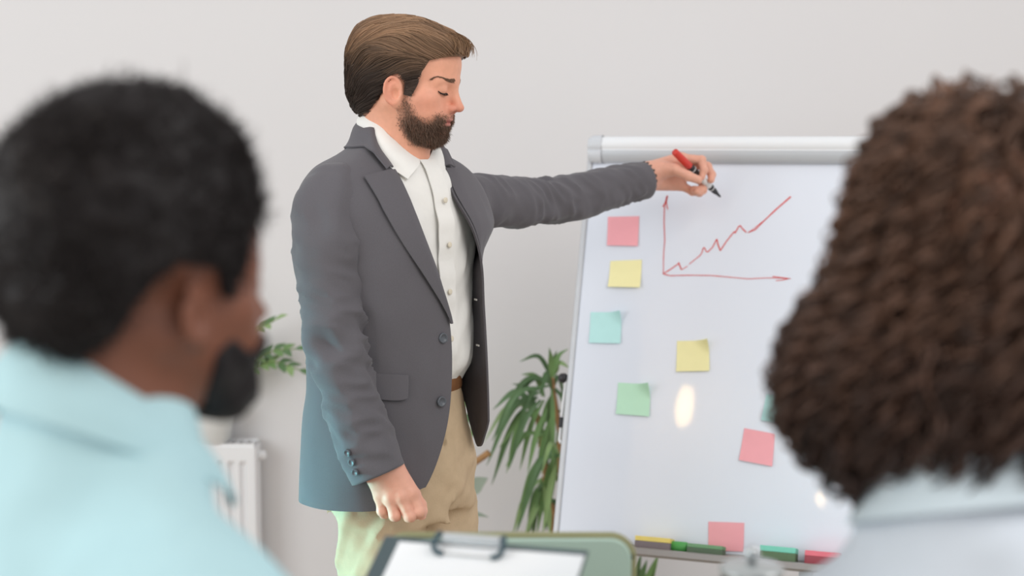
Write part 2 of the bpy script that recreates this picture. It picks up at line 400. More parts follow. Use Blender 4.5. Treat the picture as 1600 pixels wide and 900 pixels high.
# ------------------------------------------------------------------ sticky notes on the board
NOTE = {'pink': srgb(250, 174, 182), 'yellow': srgb(248, 240, 182), 'teal': srgb(192, 236, 234), 'green': srgb(194, 234, 206)}
NM = {k: mat('note_paper_' + k, c, 0.75, 0.02, 40) for k, c in NOTE.items()}
def note(color, quad, curl, label, lift=0.006):
    """quad: pixels TL, TR, BR, BL"""
    c = np.array([onboard(*q) for q in quad]); ctr = c.mean(0); b = bp(*ctr)
    n = 13; s = np.linspace(0, 1, n)
    G = np.zeros((n, n, 3))
    for i, v in enumerate(s):
        for j, u in enumerate(s):
            q = (c[0] * (1 - u) + c[1] * u) * (1 - v) + (c[3] * (1 - u) + c[2] * u) * v
            h = 0.0012 + lift * max(0, v - 0.25) ** 2 + curl * max(0, u + (1 - v) - 1.45) ** 2 * 0.05
            G[i, j] = bp(*q, h)
    o = MB().sheet(G, 0.0005).build('sticky_note', NM[color], None, True, b); o.location = b
    return tag(o, label, 'sticky note', 'sticky notes on the whiteboard')
note('pink', [(950, 339), (999, 338), (997, 385), (949, 384)], 0, 'pink sticky note at the top left of the board, just under the sleeve')
note('yellow', [(954, 408), (1003, 406), (1001, 450), (951, 449)], 0, 'yellow sticky note on the board directly below the top pink note', 0.012)
note('teal', [(923, 488), (972, 488), (970, 537), (921, 536)], 1.5, 'turquoise sticky note near the left edge of the board, below a yellow note')
note('yellow', [(1058, 533), (1108, 532), (1109, 580), (1057, 581)], 1.5, 'pale yellow sticky note below the drawn chart, in the middle of the board')
note('green', [(966, 598), (1017, 601), (1015, 651), (963, 647)], 2.0, 'mint green sticky note with a lifted corner, lower left of the pale yellow one')
note('pink', [(1163, 669), (1211, 678), (1207, 729), (1155, 719)], 0, 'tilted pink sticky note beside the curly hair of the woman')
note('teal', [(1198, 616), (1246, 620), (1244, 662), (1190, 657)], 0, 'turquoise sticky note mostly hidden behind the curly hair')
note('pink', [(1107, 815), (1163, 817), (1162, 862), (1107, 860)], 0, 'pink sticky note at the very bottom of the board, standing in the tray', 0.002)

# pads of notes lying in the tray
def pad(px0, px1, py0, py1, top, side, label, a_up=None, wedge=False):
    a0, b0 = onboard(px0, py1, 0.035); a1, b1 = onboard(px1, py1, 0.035); _, bt = onboard(px0, py0, 0.035)
    b0 = -0.977 + TRY; h = 0.030 if a_up is None else a_up
    c = bp((a0 + a1) / 2, 0, 0); root = bp((a0 + a1) / 2, b0, 0.03)
    t = thing('note_pad', root, label, 'note pad', 'note pads in the board tray')
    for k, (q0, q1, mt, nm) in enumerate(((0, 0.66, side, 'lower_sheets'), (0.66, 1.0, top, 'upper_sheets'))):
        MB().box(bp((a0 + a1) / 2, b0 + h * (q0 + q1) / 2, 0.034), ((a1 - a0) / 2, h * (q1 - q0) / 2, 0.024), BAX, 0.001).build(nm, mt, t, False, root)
    return t
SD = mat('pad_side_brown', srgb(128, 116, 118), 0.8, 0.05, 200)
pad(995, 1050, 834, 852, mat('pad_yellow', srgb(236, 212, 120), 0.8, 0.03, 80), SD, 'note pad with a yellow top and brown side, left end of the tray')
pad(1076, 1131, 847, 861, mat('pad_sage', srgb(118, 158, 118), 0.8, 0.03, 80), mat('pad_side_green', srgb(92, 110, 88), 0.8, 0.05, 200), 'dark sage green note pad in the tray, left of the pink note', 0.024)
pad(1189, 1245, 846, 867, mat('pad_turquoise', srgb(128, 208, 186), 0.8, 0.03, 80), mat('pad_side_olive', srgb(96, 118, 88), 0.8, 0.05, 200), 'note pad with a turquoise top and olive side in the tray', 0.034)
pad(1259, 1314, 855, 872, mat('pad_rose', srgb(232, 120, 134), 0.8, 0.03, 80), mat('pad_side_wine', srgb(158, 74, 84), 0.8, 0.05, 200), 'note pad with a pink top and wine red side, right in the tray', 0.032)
a0, b0 = onboard(1049, 852, 0.03); a1, _ = onboard(1086, 852, 0.03)
pg = bp((a0 + a1) / 2, -0.977 + TRY, 0.03)
tgreen = thing('marker_pen', pg, 'bright green stubby marker lying in the tray between two pads', 'marker')
GM = mat('green_plastic', srgb(84, 166, 84), 0.45, 0.03, 60)
mk = bp(0, -0.967, 0.03) - BO
MB().lathe([(0, 0), (0.010, 0.0), (0.0125, 0.002), (0.0125, 0.034), (0.011, 0.036), (0, 0.036)], bp(a0, -0.963 + TRY, 0.032), BR, 20).build('barrel', GM, tgreen, True, pg)
MB().lathe([(0, 0.036), (0.0105, 0.036), (0.0105, 0.046), (0.008, 0.051), (0, 0.051)], bp(a0, -0.963 + TRY, 0.032), BR, 20).build('cap', GM, tgreen, True, pg)

# ------------------------------------------------------------------ radiator with a potted plant on it
RY = WALL_Y - 0.10
rp0 = at(120, 700, RY); rp1 = at(397, 697, RY)
RX0, RX1, RZ1 = rp0[0], rp1[0], rp1[2]; RZ0 = RZ1 - 0.58
rb = V((RX0 + RX1) / 2, RY, 0)
rad = thing('radiator', rb, 'white fluted panel radiator low on the wall, behind the seated man', 'radiator')
m = MB(); nfl = int((RX1 - RX0) / 0.033); pit = (RX1 - RX0 - 0.03) / nfl
xs = []; ys = []
x = RX0
xs += [RX0, RX0 + 0.014]; ys += [0, 0]
for k in range(nfl):
    x = RX0 + 0.015 + k * pit
    xs += [x + pit * q for q in (0.12, 0.26, 0.66, 0.82)]; ys += [0, 0.011, 0.011, 0]
xs += [RX1]; ys += [0]
rows = []
for z, dep in ((RZ0, 0), (RZ0 + 0.03, 0), (RZ0 + 0.045, 1), (RZ1 - 0.055, 1), (RZ1 - 0.04, 0), (RZ1 - 0.004, 0), (RZ1, -0.3)):
    rows.append([V(a, RY + (b * dep if dep > 0 else -0.004 * dep * 2), z) for a, b in zip(xs, ys)])
m.sheet(np.array(rows), 0.003); m.build('front_panel', M['white_metal'], rad, False, rb)
MB().box((0.5 * (RX0 + RX1), RY + 0.068, (RZ0 + RZ1) / 2), ((RX1 - RX0) / 2, 0.008, 0.28), bev=0.003).build('rear_panel', M['white_metal'], rad, False, rb)
for xx in (RX0 - 0.001, RX1 + 0.001):
    MB().box((xx, RY + 0.036, (RZ0 + RZ1) / 2), (0.003, 0.036, 0.285), bev=0.002).build('side_cover', M['white_metal'], rad, False, rb)
ng = 22
for k in range(ng):
    yy = RX0 + 0.01 + (RX1 - RX0 - 0.02) * k / (ng - 1)
    MB().box((yy, RY + 0.036, RZ1 - 0.001), (0.0028, 0.034, 0.004)).build('grille_bar', M['white_metal'], rad, False, rb)
for yy in (RY + 0.004, RY + 0.068):
    MB().box(((RX0 + RX1) / 2, yy, RZ1 + 0.003), ((RX1 - RX0) / 2, 0.003, 0.003)).build('grille_rail', M['white_metal'], rad, False, rb)
MB().lathe([(0, 0), (0.012, 0), (0.013, 0.004), (0.013, 0.018), (0.009, 0.022), (0, 0.022)], (RX1 + 0.002, RY + 0.045, RZ1 - 0.035), (1, 0, 0), 20).build('vent_plug', M['white_metal'], rad, True, rb)
MB().tube([(RX1 - 0.08, RY + 0.03, RZ0), (RX1 - 0.08, RY + 0.03, 0.002)], 0.009, 12).build('pipe', M['white_metal'], rad, True, rb)
MB().tube([(RX0 + 0.08, RY + 0.03, RZ0), (RX0 + 0.08, RY + 0.03, 0.002)], 0.009, 12).build('pipe', M['white_metal'], rad, True, rb)
for xx in (RX0 + 0.12, RX1 - 0.12):
    MB().box((xx, WALL_Y - 0.012, RZ1 - 0.12), (0.015, 0.012, 0.05), bev=0.002).build('wall_bracket', M['white_metal'], rad, False, rb)

LEAFD = mat('leaf_dark_green', srgb(88, 120, 76), 0.5, 0.25, 14, 0.1, 60)
LEAFM = mat('leaf_mid_green', srgb(112, 146, 88), 0.5, 0.25, 14, 0.1, 60)
LEAFL = mat('leaf_pale_green', srgb(142, 170, 112), 0.5, 0.25, 14, 0.1, 60)
LEAFG = mat('leaf_grey_green', srgb(150, 162, 146), 0.55, 0.1, 14, 0.1, 60)
STEM = mat('stem_brown', srgb(168, 128, 86), 0.8, 0.2, 40, 0.3, 90)
STEMG = mat('stem_green', srgb(120, 138, 72), 0.6, 0.15, 30)
SOIL = mat('potting_soil', srgb(62, 48, 40), 0.95, 0.3, 90, 0.8, 120)
POTW = mat('white_ceramic', srgb(232, 234, 234), 0.3, 0.01, 8)
pc = at(333, 690, RY + 0.04); pz = RZ1 + 0.0065; pc = V(pc[0], RY + 0.036, pz)
zz = thing('potted_plant', pc, 'leafy green plant in a white pot on top of the radiator', 'plant')
MB().lathe([(0, 0), (0.045, 0), (0.05, 0.003), (0.062, 0.10), (0.063, 0.102), (0.058, 0.102), (0.055, 0.09), (0, 0.088)], pc, (0, 0, 1), 40).build('pot', POTW, zz, True, pc)
MB().lathe([(0, 0.093), (0.03, 0.094), (0.056, 0.089)], pc, (0, 0, 1), 30).build('soil', SOIL, zz, True, pc)
def leaflet(m, p, d, nrm, L, W, arch=0.12, n=7, fold=0.25):
    d = unit(d); s = unit(np.cross(d, nrm)); up = np.cross(s, d)
    t = np.linspace(0, 1, n); wd = W * np.sin(np.pi * np.clip(t, 0.03, 0.985) ** 0.8)
    c = p + d * (L * t)[:, None] + up * (-arch * L * t ** 2)[:, None]
    G = np.stack([c - s * wd[:, None] / 2 + up * (fold * wd)[:, None] / 2, c, c + s * wd[:, None] / 2 + up * (fold * wd)[:, None] / 2], 1)
    m.sheet(G, 0.0006)
def frond(path, mt, k=9, L=0.055, W=0.022):
    path = smooth_path(path, 40); t, r, b = frames(path)
    fo = MB().tube(path, np.linspace(0.0045, 0.0015, 40), 8).build('frond_stem', STEMG, zz, True, pc)
    for i in range(k):
        q = int(8 + (31) * i / (k - 1)); up = V(0, -0.45, 0.9); side = unit(np.cross(t[q], up))
        for sg in (-1, 1):
            if i == k - 1 and sg < 0: continue
            mm = MB(); d = t[q] * 0.75 + side * sg * 0.8 if i < k - 1 else t[q]
            leaflet(mm, path[q], d, up, L * (1 - 0.3 * i / k), W)
            mm.build('leaf', random.choice(mt), fo, True, pc)
top = pc + V(0, 0, 0.09)
tips = [(462, 545), (468, 578), (430, 500), (250, 470), (330, 430), (210, 540), (300, 520)]
for i, (tx, ty) in enumerate(tips):
    tp = at(tx, ty, RY + 0.02 - 0.03 * (i % 3)); midp = (top + tp) / 2 + V(0, 0, 0.05 + 0.02 * (i % 2))
    frond([top + V(0.01 * (i - 3), 0, -0.01), top * 0.75 + tp * 0.25 + V(0, 0, 0.05), midp + (tp - midp) * 0.4 + V(0, 0, 0.012), tp], [LEAFD, LEAFM, LEAFL], 10)

# ------------------------------------------------------------------ floor plant beside the easel (long drooping blades on a branching stem)
fb = at(905, 850, 3.68); fb = V(fb[0] - 0.02, 3.68, 0)
fp = thing('floor_plant', fb, 'tall potted plant with long drooping narrow leaves between presenter and flipchart', 'plant')
MB().lathe([(0, 0), (0.11, 0), (0.12, 0.01), (0.145, 0.26), (0.15, 0.265), (0.138, 0.265), (0.132, 0.24), (0, 0.235)], fb, (0, 0, 1), 40).build('pot', POTW, fp, True, fb)
MB().lathe([(0, 0.245), (0.08, 0.247), (0.134, 0.24)], fb, (0, 0, 1), 30).build('soil', SOIL, fp, True, fb)
st_top = fb + V(0, 0, 0.24)
crowns = [((862, 590), 3.60), ((838, 640), 3.66), ((874, 690), 3.55), ((850, 745), 3.62), ((880, 640), 3.70)]
cp = []
for (c, d) in crowns:
    p = at(*c, d); cp.append(p)
    MB().tube(smooth_path([st_top + V(random.uniform(-.04, .04), random.uniform(-.04, .04), -0.02), st_top * 0.5 + p * 0.5 + V(random.uniform(-.03, .03), 0, 0), p], 20), np.linspace(0.011, 0.006, 20), 10).build('stem', STEM, fp, True, fb)
s0 = at(764, 707, 3.58); s1 = at(732, 728, 3.60)
MB().tube(smooth_path([st_top + V(-0.05, -0.02, -0.02), at(790, 900, 3.64), at(712, 815, 3.62), at(718, 745, 3.60), s0], 30), np.r_[np.linspace(0.012, 0.0085, 29), 0.0085], 12).build('cut_branch', STEM, fp, True, fb)
def blade(p, tip, W, mt, droop, n=12):
    pts = [p, p * 0.55 + tip * 0.45 + V(0, 0, droop), tip]
    c = smooth_path(pts, n); t = np.linspace(0, 1, n); tg, _, _ = frames(c)
    wd = W * np.minimum(1, 0.35 + 2.2 * t) * np.clip((1 - t) * 2.2, 0.02, 1) ** 0.8
    s = np.cross(tg, V(0.15, -0.75, 0.6)); s /= np.linalg.norm(s, axis=1, keepdims=True); u = np.cross(s, tg)
    G = np.stack([c - s * wd[:, None] / 2 + u * wd[:, None] * 0.14, c, c + s * wd[:, None] / 2 + u * wd[:, None] * 0.14], 1)
    MB().sheet(G, 0.0006).build('leaf', mt, fp, True, fb)
LM = [LEAFD, LEAFD, LEAFM, LEAFM, LEAFL]
explicit = [((862, 590), (888, 545)), ((862, 590), (858, 543)), ((862, 590), (812, 565)), ((862, 590), (870, 548)), ((862, 600), (796, 640)), ((862, 595), (782, 655)), ((850, 605), (768, 690)), ((846, 612), (760, 728)), ((840, 620), (768, 758)),
    ((845, 625), (795, 733)), ((850, 625), (812, 735)), ((838, 640), (756, 690)), ((838, 640), (770, 640)), ((855, 640), (824, 740)), ((862, 650), (838, 752)), ((874, 690), (812, 800)), ((874, 690), (806, 835)), ((870, 700), (838, 838)), ((850, 745), (800, 838)), ((850, 745), (826, 838)), ((850, 760), (860, 838)),
    ((860, 780), (820, 838)), ((880, 640), (870, 740)), ((880, 650), (884, 760)), ((874, 690), (858, 800)), ((862, 590), (890, 575)), ((838, 640), (800, 600)), ((850, 620), (815, 585)), ((870, 720), (848, 836)), ((866, 610), (840, 700)), ((872, 640), (852, 720)), ((858, 660), (780, 700)), ((850, 680), (790, 730)),
    ((740, 640), (722, 690)), ((745, 620), (715, 660)), ((752, 640), (735, 690))]
for i, (a, b) in enumerate(explicit):
    d = 3.56 + 0.14 * RNG.random(); pa = at(*a, d); pb = at(*b, d - 0.05 * RNG.random())
    blade(pa, pb, 0.012 + 0.007 * RNG.random(), random.choice(LM), 0.012 + 0.045 * abs(pb[0] - pa[0]) / 0.15)
for i in range(26):
    c = cp[i % 5]; ang = RNG.uniform(0, 2 * np.pi); r = RNG.uniform(0.07, 0.17)
    tip = c + V(r * math.cos(ang) * 0.75, r * math.sin(ang) * 0.5, -RNG.uniform(0.02, 0.22))
    tip[1] = min(tip[1], WALL_Y - 0.03)
    blade(c + V(0, 0, RNG.uniform(-0.06, 0.0)), tip, 0.012 + 0.007 * RNG.random(), random.choice(LM), 0.05)
blade(at(735, 770, 3.6), at(762, 747, 3.58), 0.04, LEAFG, 0.004)
blade(at(720, 820, 3.6), at(764, 808, 3.6), 0.016, LEAFG, 0.018)
for k in range(7):
    blade(at(960 + 6 * k, 960, 3.58), at(975 + 9 * k, 866 + 9 * (k % 3), 3.52), 0.028, random.choice(LM), 0.01)

# ------------------------------------------------------------------ high table, chair, clipboard, glass jar in the foreground
TZ = 0.985
tb = V(0.05, 1.43, 0)
tbl = thing('bar_table', tb, 'pale wooden high meeting table below the clipboard', 'table')
WOOD = mat('pale_wood', srgb(205, 184, 156), 0.5, 0.12, 9, 0.1, 40, stretch=(1, 9, 1))
MB().box((tb[0], tb[1], TZ - 0.0125), (0.25, 0.14, 0.0125), bev=0.004).build('tabletop', WOOD, tbl, False, tb)
MB().tube([(tb[0], tb[1], 0.02), (tb[0], tb[1], TZ - 0.025)], 0.035, 24).build('pedestal', M['tray'], tbl, True, tb)
MB().lathe([(0, 0), (0.17, 0), (0.17, 0.008), (0.06, 0.022), (0.036, 0.04), (0, 0.04)], tb, (0, 0, 1), 40).build('base', M['tray'], tbl, True, tb)

SAGE = mat('sage_plastic', srgb(172, 196, 184), 0.5, 0.02, 10); OLIVE = mat('olive_edge', srgb(142, 142, 104), 0.5, 0.05, 30)
CY = 1.74
cb0 = V(at(795, 842, CY)[0], CY, 0)
chr_ = thing('bar_chair', cb0 + V(0, 0.16, 0), 'sage green chair with rounded olive edged backrest behind the clipboard', 'chair')
cbase = cb0 + V(0, 0.16, 0)
x0 = at(600, 842, CY)[0]; x1 = at(989, 842, CY)[0]; zt = at(800, 841, CY)[2]
def rrect(x0, x1, z0, z1, r, k=8):
    pts = []
    for cx_, cz_, a0 in ((x1 - r, z1 - r, 0), (x0 + r, z1 - r, 90), (x0 + r, z0 + r, 180), (x1 - r, z0 + r, 270)):
        for q in range(k + 1):
            a = math.radians(a0 + 90 * q / k); pts.append((cx_ + r * math.cos(a), cz_ + r * math.sin(a)))
    return np.array(pts)
def slab(m, pts, yf, yb, inset=0.004):
    c = pts.mean(0); n = len(pts)
    tg = np.roll(pts, -1, 0) - np.roll(pts, 1, 0); nn = np.stack([tg[:, 1], -tg[:, 0]], 1); nn /= np.linalg.norm(nn, axis=1, keepdims=True) + 1e-9
    pin = pts - nn * inset
    bow = lambda p, y: np.stack([p[:, 0], y + 1.1 * (p[:, 0] - c[0]) ** 2 * 0 + 0 * p[:, 1], p[:, 1]], 1)
    rings = [bow(pin, yf), bow(pts, yf + inset), bow(pts, yb - inset), bow(pin, yb)]
    G = np.array(rings); m.grid(G, True, False)
    m.add(rings[0], [list(range(n))]); m.add(rings[3], [list(range(n))[::-1]]); return m
pts = rrect(x0, x1, zt - 0.30, zt, 0.028)
bk = slab(MB(), pts, CY + 0.002, CY + 0.014).build('backrest', SAGE, chr_, False, cbase)
edge = np.stack([pts[:, 0], np.full(len(pts), CY + 0.010), pts[:, 1]], 1)
MB().tube(np.vstack([edge, edge[:2]]), 0.0055, 10, False).build('edge_trim', OLIVE, bk, True, cbase)
cxm = (x0 + x1) / 2
slab(MB(), np.array([(cxm + p[0], 0.70 + p[1]) for p in rrect(-0.19, 0.19, -0.02, 0.02, 0.018)]), CY - 0.0 + 0.03, CY + 0.40).build('seat', SAGE, chr_, False, cbase)
for sx in (-1, 1):
    MB().tube([(cxm + sx * 0.15, CY + 0.022, zt - 0.20), (cxm + sx * 0.15, CY + 0.03, 0.70), (cxm + sx * 0.18, CY + 0.02, 0.0)], 0.011, 12).build('leg', M['tray'], chr_, True, cbase)
    MB().tube([(cxm + sx * 0.15, CY + 0.36, 0.69), (cxm + sx * 0.18, CY + 0.40, 0.0)], 0.011, 12).build('leg', M['tray'], chr_, True, cbase)
MB().tube([(cxm - 0.17, CY + 0.39, 0.28), (cxm + 0.17, CY + 0.39, 0.28)], 0.009, 12).build('footrest', M['tray'], chr_, True, cbase)

# clipboard leaning on the chair back, its foot on the table
TLc = at(612, 838, 1.60); TRc = at(920, 861, 1.52); 
rx = unit(TRc - TLc); dn = V(-0.02, -0.23, -0.13); dn = unit(dn - rx * (dn @ rx)); nz = np.cross(dn, rx); nz = nz if nz[2] > 0 else -nz
wid = np.linalg.norm(TRc - TLc); Lc = min(0.315, (TLc[2] - TZ - 0.012) / -dn[2])
CAX = np.array([rx, -dn, nz])
cc = (TLc + TRc) / 2 + dn * Lc / 2
clb = thing('clipboard', V(cc[0], cc[1], TZ), 'dark clipboard with blank white paper under a wire clip in the foreground', 'clipboard')
cbs = V(cc[0], cc[1], TZ)
MB().box(cc - rx * 0.004, (wid / 2 + 0.004, Lc / 2, 0.0015), CAX, 0.001).build('board', mat('dark_grey_board', srgb(74, 88, 92), 0.5, 0.05, 30), clb, False, cbs)
MB().box(cc + nz * 0.0024 - rx * -0.006 + dn * 0.004, (wid / 2 - 0.008, Lc / 2 - 0.006, 0.0008), CAX).build('paper_sheets', mat('white_paper', srgb(240, 241, 243), 0.8, 0.01, 20), clb, False, cbs)
c0 = (TLc + TRc) / 2 - rx * 0.016
CHR = mat('clip_steel', srgb(214, 216, 218), 0.25, 0.02, 20, metal=0.6); TEAL = mat('clip_ends', srgb(52, 78, 88), 0.4, 0.05, 30)
cl = MB().box(c0 + nz * 0.008 + dn * 0.004, (0.036, 0.006, 0.005), CAX, 0.002).build('clip_plate', CHR, clb, False, cbs)
for sg in (-1, 1):
    p = [c0 + rx * sg * 0.038 + dn * 0.0 + nz * 0.012, c0 + rx * sg * 0.040 + dn * 0.006 + nz * 0.013, c0 + rx * sg * 0.0405 + dn * 0.020 + nz * 0.010, c0 + rx * sg * 0.036 + dn * 0.024 + nz * 0.006, c0 + rx * sg * 0.029 + dn * 0.025 + nz * 0.005]
    MB().tube(smooth_path(p, 18), 0.0032, 10).build('clip_arm', TEAL, cl, True, cbs)
MB().tube([c0 - rx * 0.037 + dn * 0.025 + nz * 0.005, c0 + rx * 0.037 + dn * 0.025 + nz * 0.005], 0.0012, 8).build('clip_wire', CHR, cl, True, cbs)

# glass jar with a ball knob
GL = mat('clear_glass', (0.93, 0.96, 0.97), 0.03, trans=1.0); 
jy = 1.46; jt = at(1175, 887, jy); jb = V(jt[0], jy, TZ)
jar = thing('glass_jar', jb, 'small glass jar with a shiny ball knob on its lid', 'jar')
jh = jt[2] - TZ
jo = MB().lathe([(0, 0.0), (0.030, 0.0), (0.033, 0.003), (0.033, jh - 0.012), (0.031, jh - 0.008), (0.029, jh - 0.008), (0.030, jh - 0.012), (0.030, 0.006), (0, 0.006)], jb, (0, 0, 1), 40).build('jar_body', GL, jar, True, jb)
STEEL = mat('polished_steel', srgb(210, 214, 216), 0.12, 0.0, 10, metal=1.0)
lid = MB().lathe([(0, jh - 0.007), (0.032, jh - 0.007), (0.034, jh - 0.004), (0.034, jh), (0.030, jh + 0.003), (0.010, jh + 0.006), (0, jh + 0.006)], jb, (0, 0, 1), 40).build('lid', mat('lid_steel', srgb(196, 200, 200), 0.25, 0.0, 10, metal=0.5), jar, True, jb)
pr = [(0.0, jh + 0.005), (0.004, jh + 0.005), (0.004, jh + 0.009)] + [(0.0085 * math.sin(a), jh + 0.0155 - 0.0085 * math.cos(a)) for a in np.linspace(0.5, math.pi, 12)]
MB().lathe(pr, jb, (0, 0, 1), 24).build('knob', STEEL, lid, True, jb)

# warm ceiling pendants behind the viewer: the glossy board mirrors them
WARM = mat('warm_bulb', (1, 0.8, 0.55), 0.5, emit=(1.0, 0.66, 0.32), estr=55)
for k, (px, py, r, nm) in enumerate(((1070, 635, 0.040, 'warm white oval pendant lamp hanging above the middle of the room'), (1281, 785, 0.02, 'small warm oval pendant lamp hanging on the right of the room'))):
    a, b = onboard(px, py); q = bp(a, b); d = unit(q - V(0, 0, CAMZ)); rf = d - 2 * (d @ BN) * BN
    lp = q + rf * (2.75 / max(0.3, -rf[1])) if False else q + rf * 3.4
    bs = V(lp[0], lp[1], lp[2])
    t = thing('pendant_lamp', bs, nm, 'lamp', 'warm pendant lamps')
    MB().lathe([(r * math.sin(x_), -2.6 * r * math.cos(x_)) for x_ in np.linspace(0.0, math.pi, 18)], bs, (0, 0, 1), 28).build('bulb', WARM, t, True, bs)
    MB().tube([bs + V(0, 0, 2.6 * r - 0.004), bs + V(0, 0, 1.2)], 0.003, 8).build('cord', M['black'], t, True, bs)
    print('lamp', lp.round(2))

# ================================================================== people: shared pieces
class Fr:
    """a local frame: x forward, y to the person's left, z up"""
    def __init__(s, o, yaw, pitch=0.0, roll=0.0):
        cy, sy = math.cos(yaw), math.sin(yaw); cp_, sp_ = math.cos(pitch), math.sin(pitch)
        F = V(cy * cp_, sy * cp_, -sp_); L = V(-sy, cy, 0); U = np.cross(F, L)
        cr, sr = math.cos(roll), math.sin(roll); L, U = L * cr + U * sr, U * cr - L * sr
        s.o = np.asarray(o, float); s.R = np.array([F, L, U])
    def w(s, P): return s.o + np.asarray(P, float) @ s.R
    def l(s, P): return ((np.asarray(P) - s.o) @ s.R.T).astype(np.float32)
def tori(q, c, rx, rz, r, tilt=0.0):
    """elliptic ring in the x-z plane"""
    x = q[:, 0] - c[0]; y = q[:, 1] - c[1]; z = q[:, 2] - c[2]
    ct, st_ = math.cos(tilt), math.sin(tilt); x, z = x * ct + z * st_, -x * st_ + z * ct
    k = np.sqrt((x / rx) ** 2 + (z / rz) ** 2); g = np.sqrt((x / rx ** 2) ** 2 + (z / rz ** 2) ** 2) + 1e-6
    d2 = k * (k - 1) / g
    return np.sqrt(d2 ** 2 + y ** 2) - r
def head_sdf(q, nose=1.0, lips=1.0, ears=True):
    m = q.copy(); m[:, 1] = np.abs(m[:, 1]); m[:, 2] = np.where(m[:, 2] < 0, m[:, 2] / 0.86, m[:, 2])
    d = ell(m, (-0.014, 0, 0.034), (0.094, 0.074, 0.073))
    d = smin(d, ell(m, (0.030, 0, 0.040), (0.060, 0.060, 0.053)), 0.03)
    d = smin(d, ell(m, (0.030, 0, -0.028), (0.058, 0.060, 0.075)), 0.03)
    d = smin(d, cone(m, (-0.002, 0.052, -0.048), (0.058, 0.020, -0.094), 0.016, 0.016), 0.03)
    d = smin(d, ell(m, (0.070, 0, -0.093), (0.020, 0.024, 0.018)), 0.02)
    d = smin(d, ell(m, (0.050, 0.043, -0.026), (0.026, 0.020, 0.020)), 0.022)
    d = smin(d, ell(m, (0.064, 0.026, -0.055), (0.026, 0.024, 0.022)), 0.02)
    d = smin(d, cone(m, (0.083, 0.010, 0.0145), (0.068, 0.043, 0.012), 0.0085, 0.008), 0.014)
    d = smax(d, -ell(m, (0.104, 0.032, -0.003), (0.022, 0.019, 0.0145)), 0.012)
    eye = ell(m, (0.0715, 0.0315, -0.002), (0.0150, 0.0150, 0.0125))
    d = smin(d, eye, 0.004)
    d = smin(d, cone(m, (0.084, 0.0, 0.010), (0.104, 0.0, -0.030), 0.0075, 0.0090), 0.012)
    d = smin(d, ell(m, (0.104, 0.0, -0.033), (0.0105, 0.0095, 0.0085)), 0.006)
    d = smin(d, ell(m, (0.092, 0.0135, -0.0375), (0.0110, 0.0068, 0.0078)), 0.006)
    d = smin(d, ell(m, (0.084, 0.0, -0.052), (0.012, 0.020, 0.012)), 0.010)
    d = smax(d, -ell(m, (0.098, 0.0062, -0.0445), (0.006, 0.003, 0.0035)), 0.003)
    d = smin(d, ell(m, (0.0865, 0.0, -0.0605), (0.0110, 0.0225 * lips, 0.0052)), 0.005)
    d = smin(d, ell(m, (0.0850, 0.0, -0.0715), (0.0110, 0.0200 * lips, 0.0062)), 0.005)
    d = smax(d, -ell(m, (0.0990, 0.0, -0.0657), (0.010, 0.030, 0.0013)), 0.0022)
    if ears:
        e = m.copy(); e[:, 0] -= 0.022; e[:, 2] = q[:, 2] + 0.016; e[:, 1] = m[:, 1] - 0.0725 + (m[:, 0] - 0.006) * 0.45; e /= 0.9      # ears swing out at the back
        body = ell(e, (-0.020, 0.0, -0.006), (0.0165, 0.0050, 0.0275))
        body = smin(body, tori(e, (-0.021, 0.0045, -0.004), 0.0150, 0.0255, 0.0032, 0.18), 0.004)
        body = smin(body, ell(e, (-0.010, 0.001, -0.029), (0.0085, 0.0050, 0.0095)), 0.006)
        body = smax(body, -ell(e, (-0.0145, 0.0085, -0.010), (0.0095, 0.0095, 0.0140)), 0.002)
        body = smin(body, ell(e, (-0.0035, 0.002, -0.010), (0.004, 0.005, 0.007)), 0.004)
        body = smin(body, tori(e, (-0.0165, 0.0035, -0.006), 0.0085, 0.0165, 0.0022, 0.2), 0.003)
        d = smin(d, body, 0.006)
    return d
def finger(P, pts, r0, r1, d, k=0.005, kf=0.004):
    n = len(pts) - 1; f = None
    for i in range(n):
        ra = r0 + (r1 - r0) * i / n; rb_ = r0 + (r1 - r0) * (i + 1) / n
        c = cone(P, pts[i], pts[i + 1], ra, rb_); f = c if f is None else smin(f, c, 0.0025)
        if 0 < i: f = smin(f, ell(P, pts[i], (ra * 1.06,) * 3), 0.003)
    return f if d is None else smin(d, f, kf)
def nail(P, tip, prev, dorsal, r):
    pass
def add_sdf(mb, f, lo, hi, h, it=1):
    v, q = surface_nets(f, lo, hi, h); v = relax(v, q, it, 0.4); mb.add(v, q); return v

SKIN_L = srgb(232, 168, 140); SKIN_D = srgb(96, 62, 48)
M['skin'] = mat('skin_fair', SKIN_L, 0.5, 0.05, 90, 0.10, 420, tint=True, sss=0.08, spec=0.4)
M['skin_dark'] = mat('skin_brown', SKIN_D, 0.45, 0.06, 60, 0.08, 300, tint=True, sss=0.05, spec=0.4)

# ================================================================== the presenter
T = V(-0.206, 2.62, 0)
BF = Fr(T, math.radians(-40))
HF = Fr(V(-0.190, 2.60, 1.654), math.radians(-14), math.radians(12))
pres = thing('person', T, 'standing bearded man in a grey suit jacket pointing a marker at the flipchart', 'person')
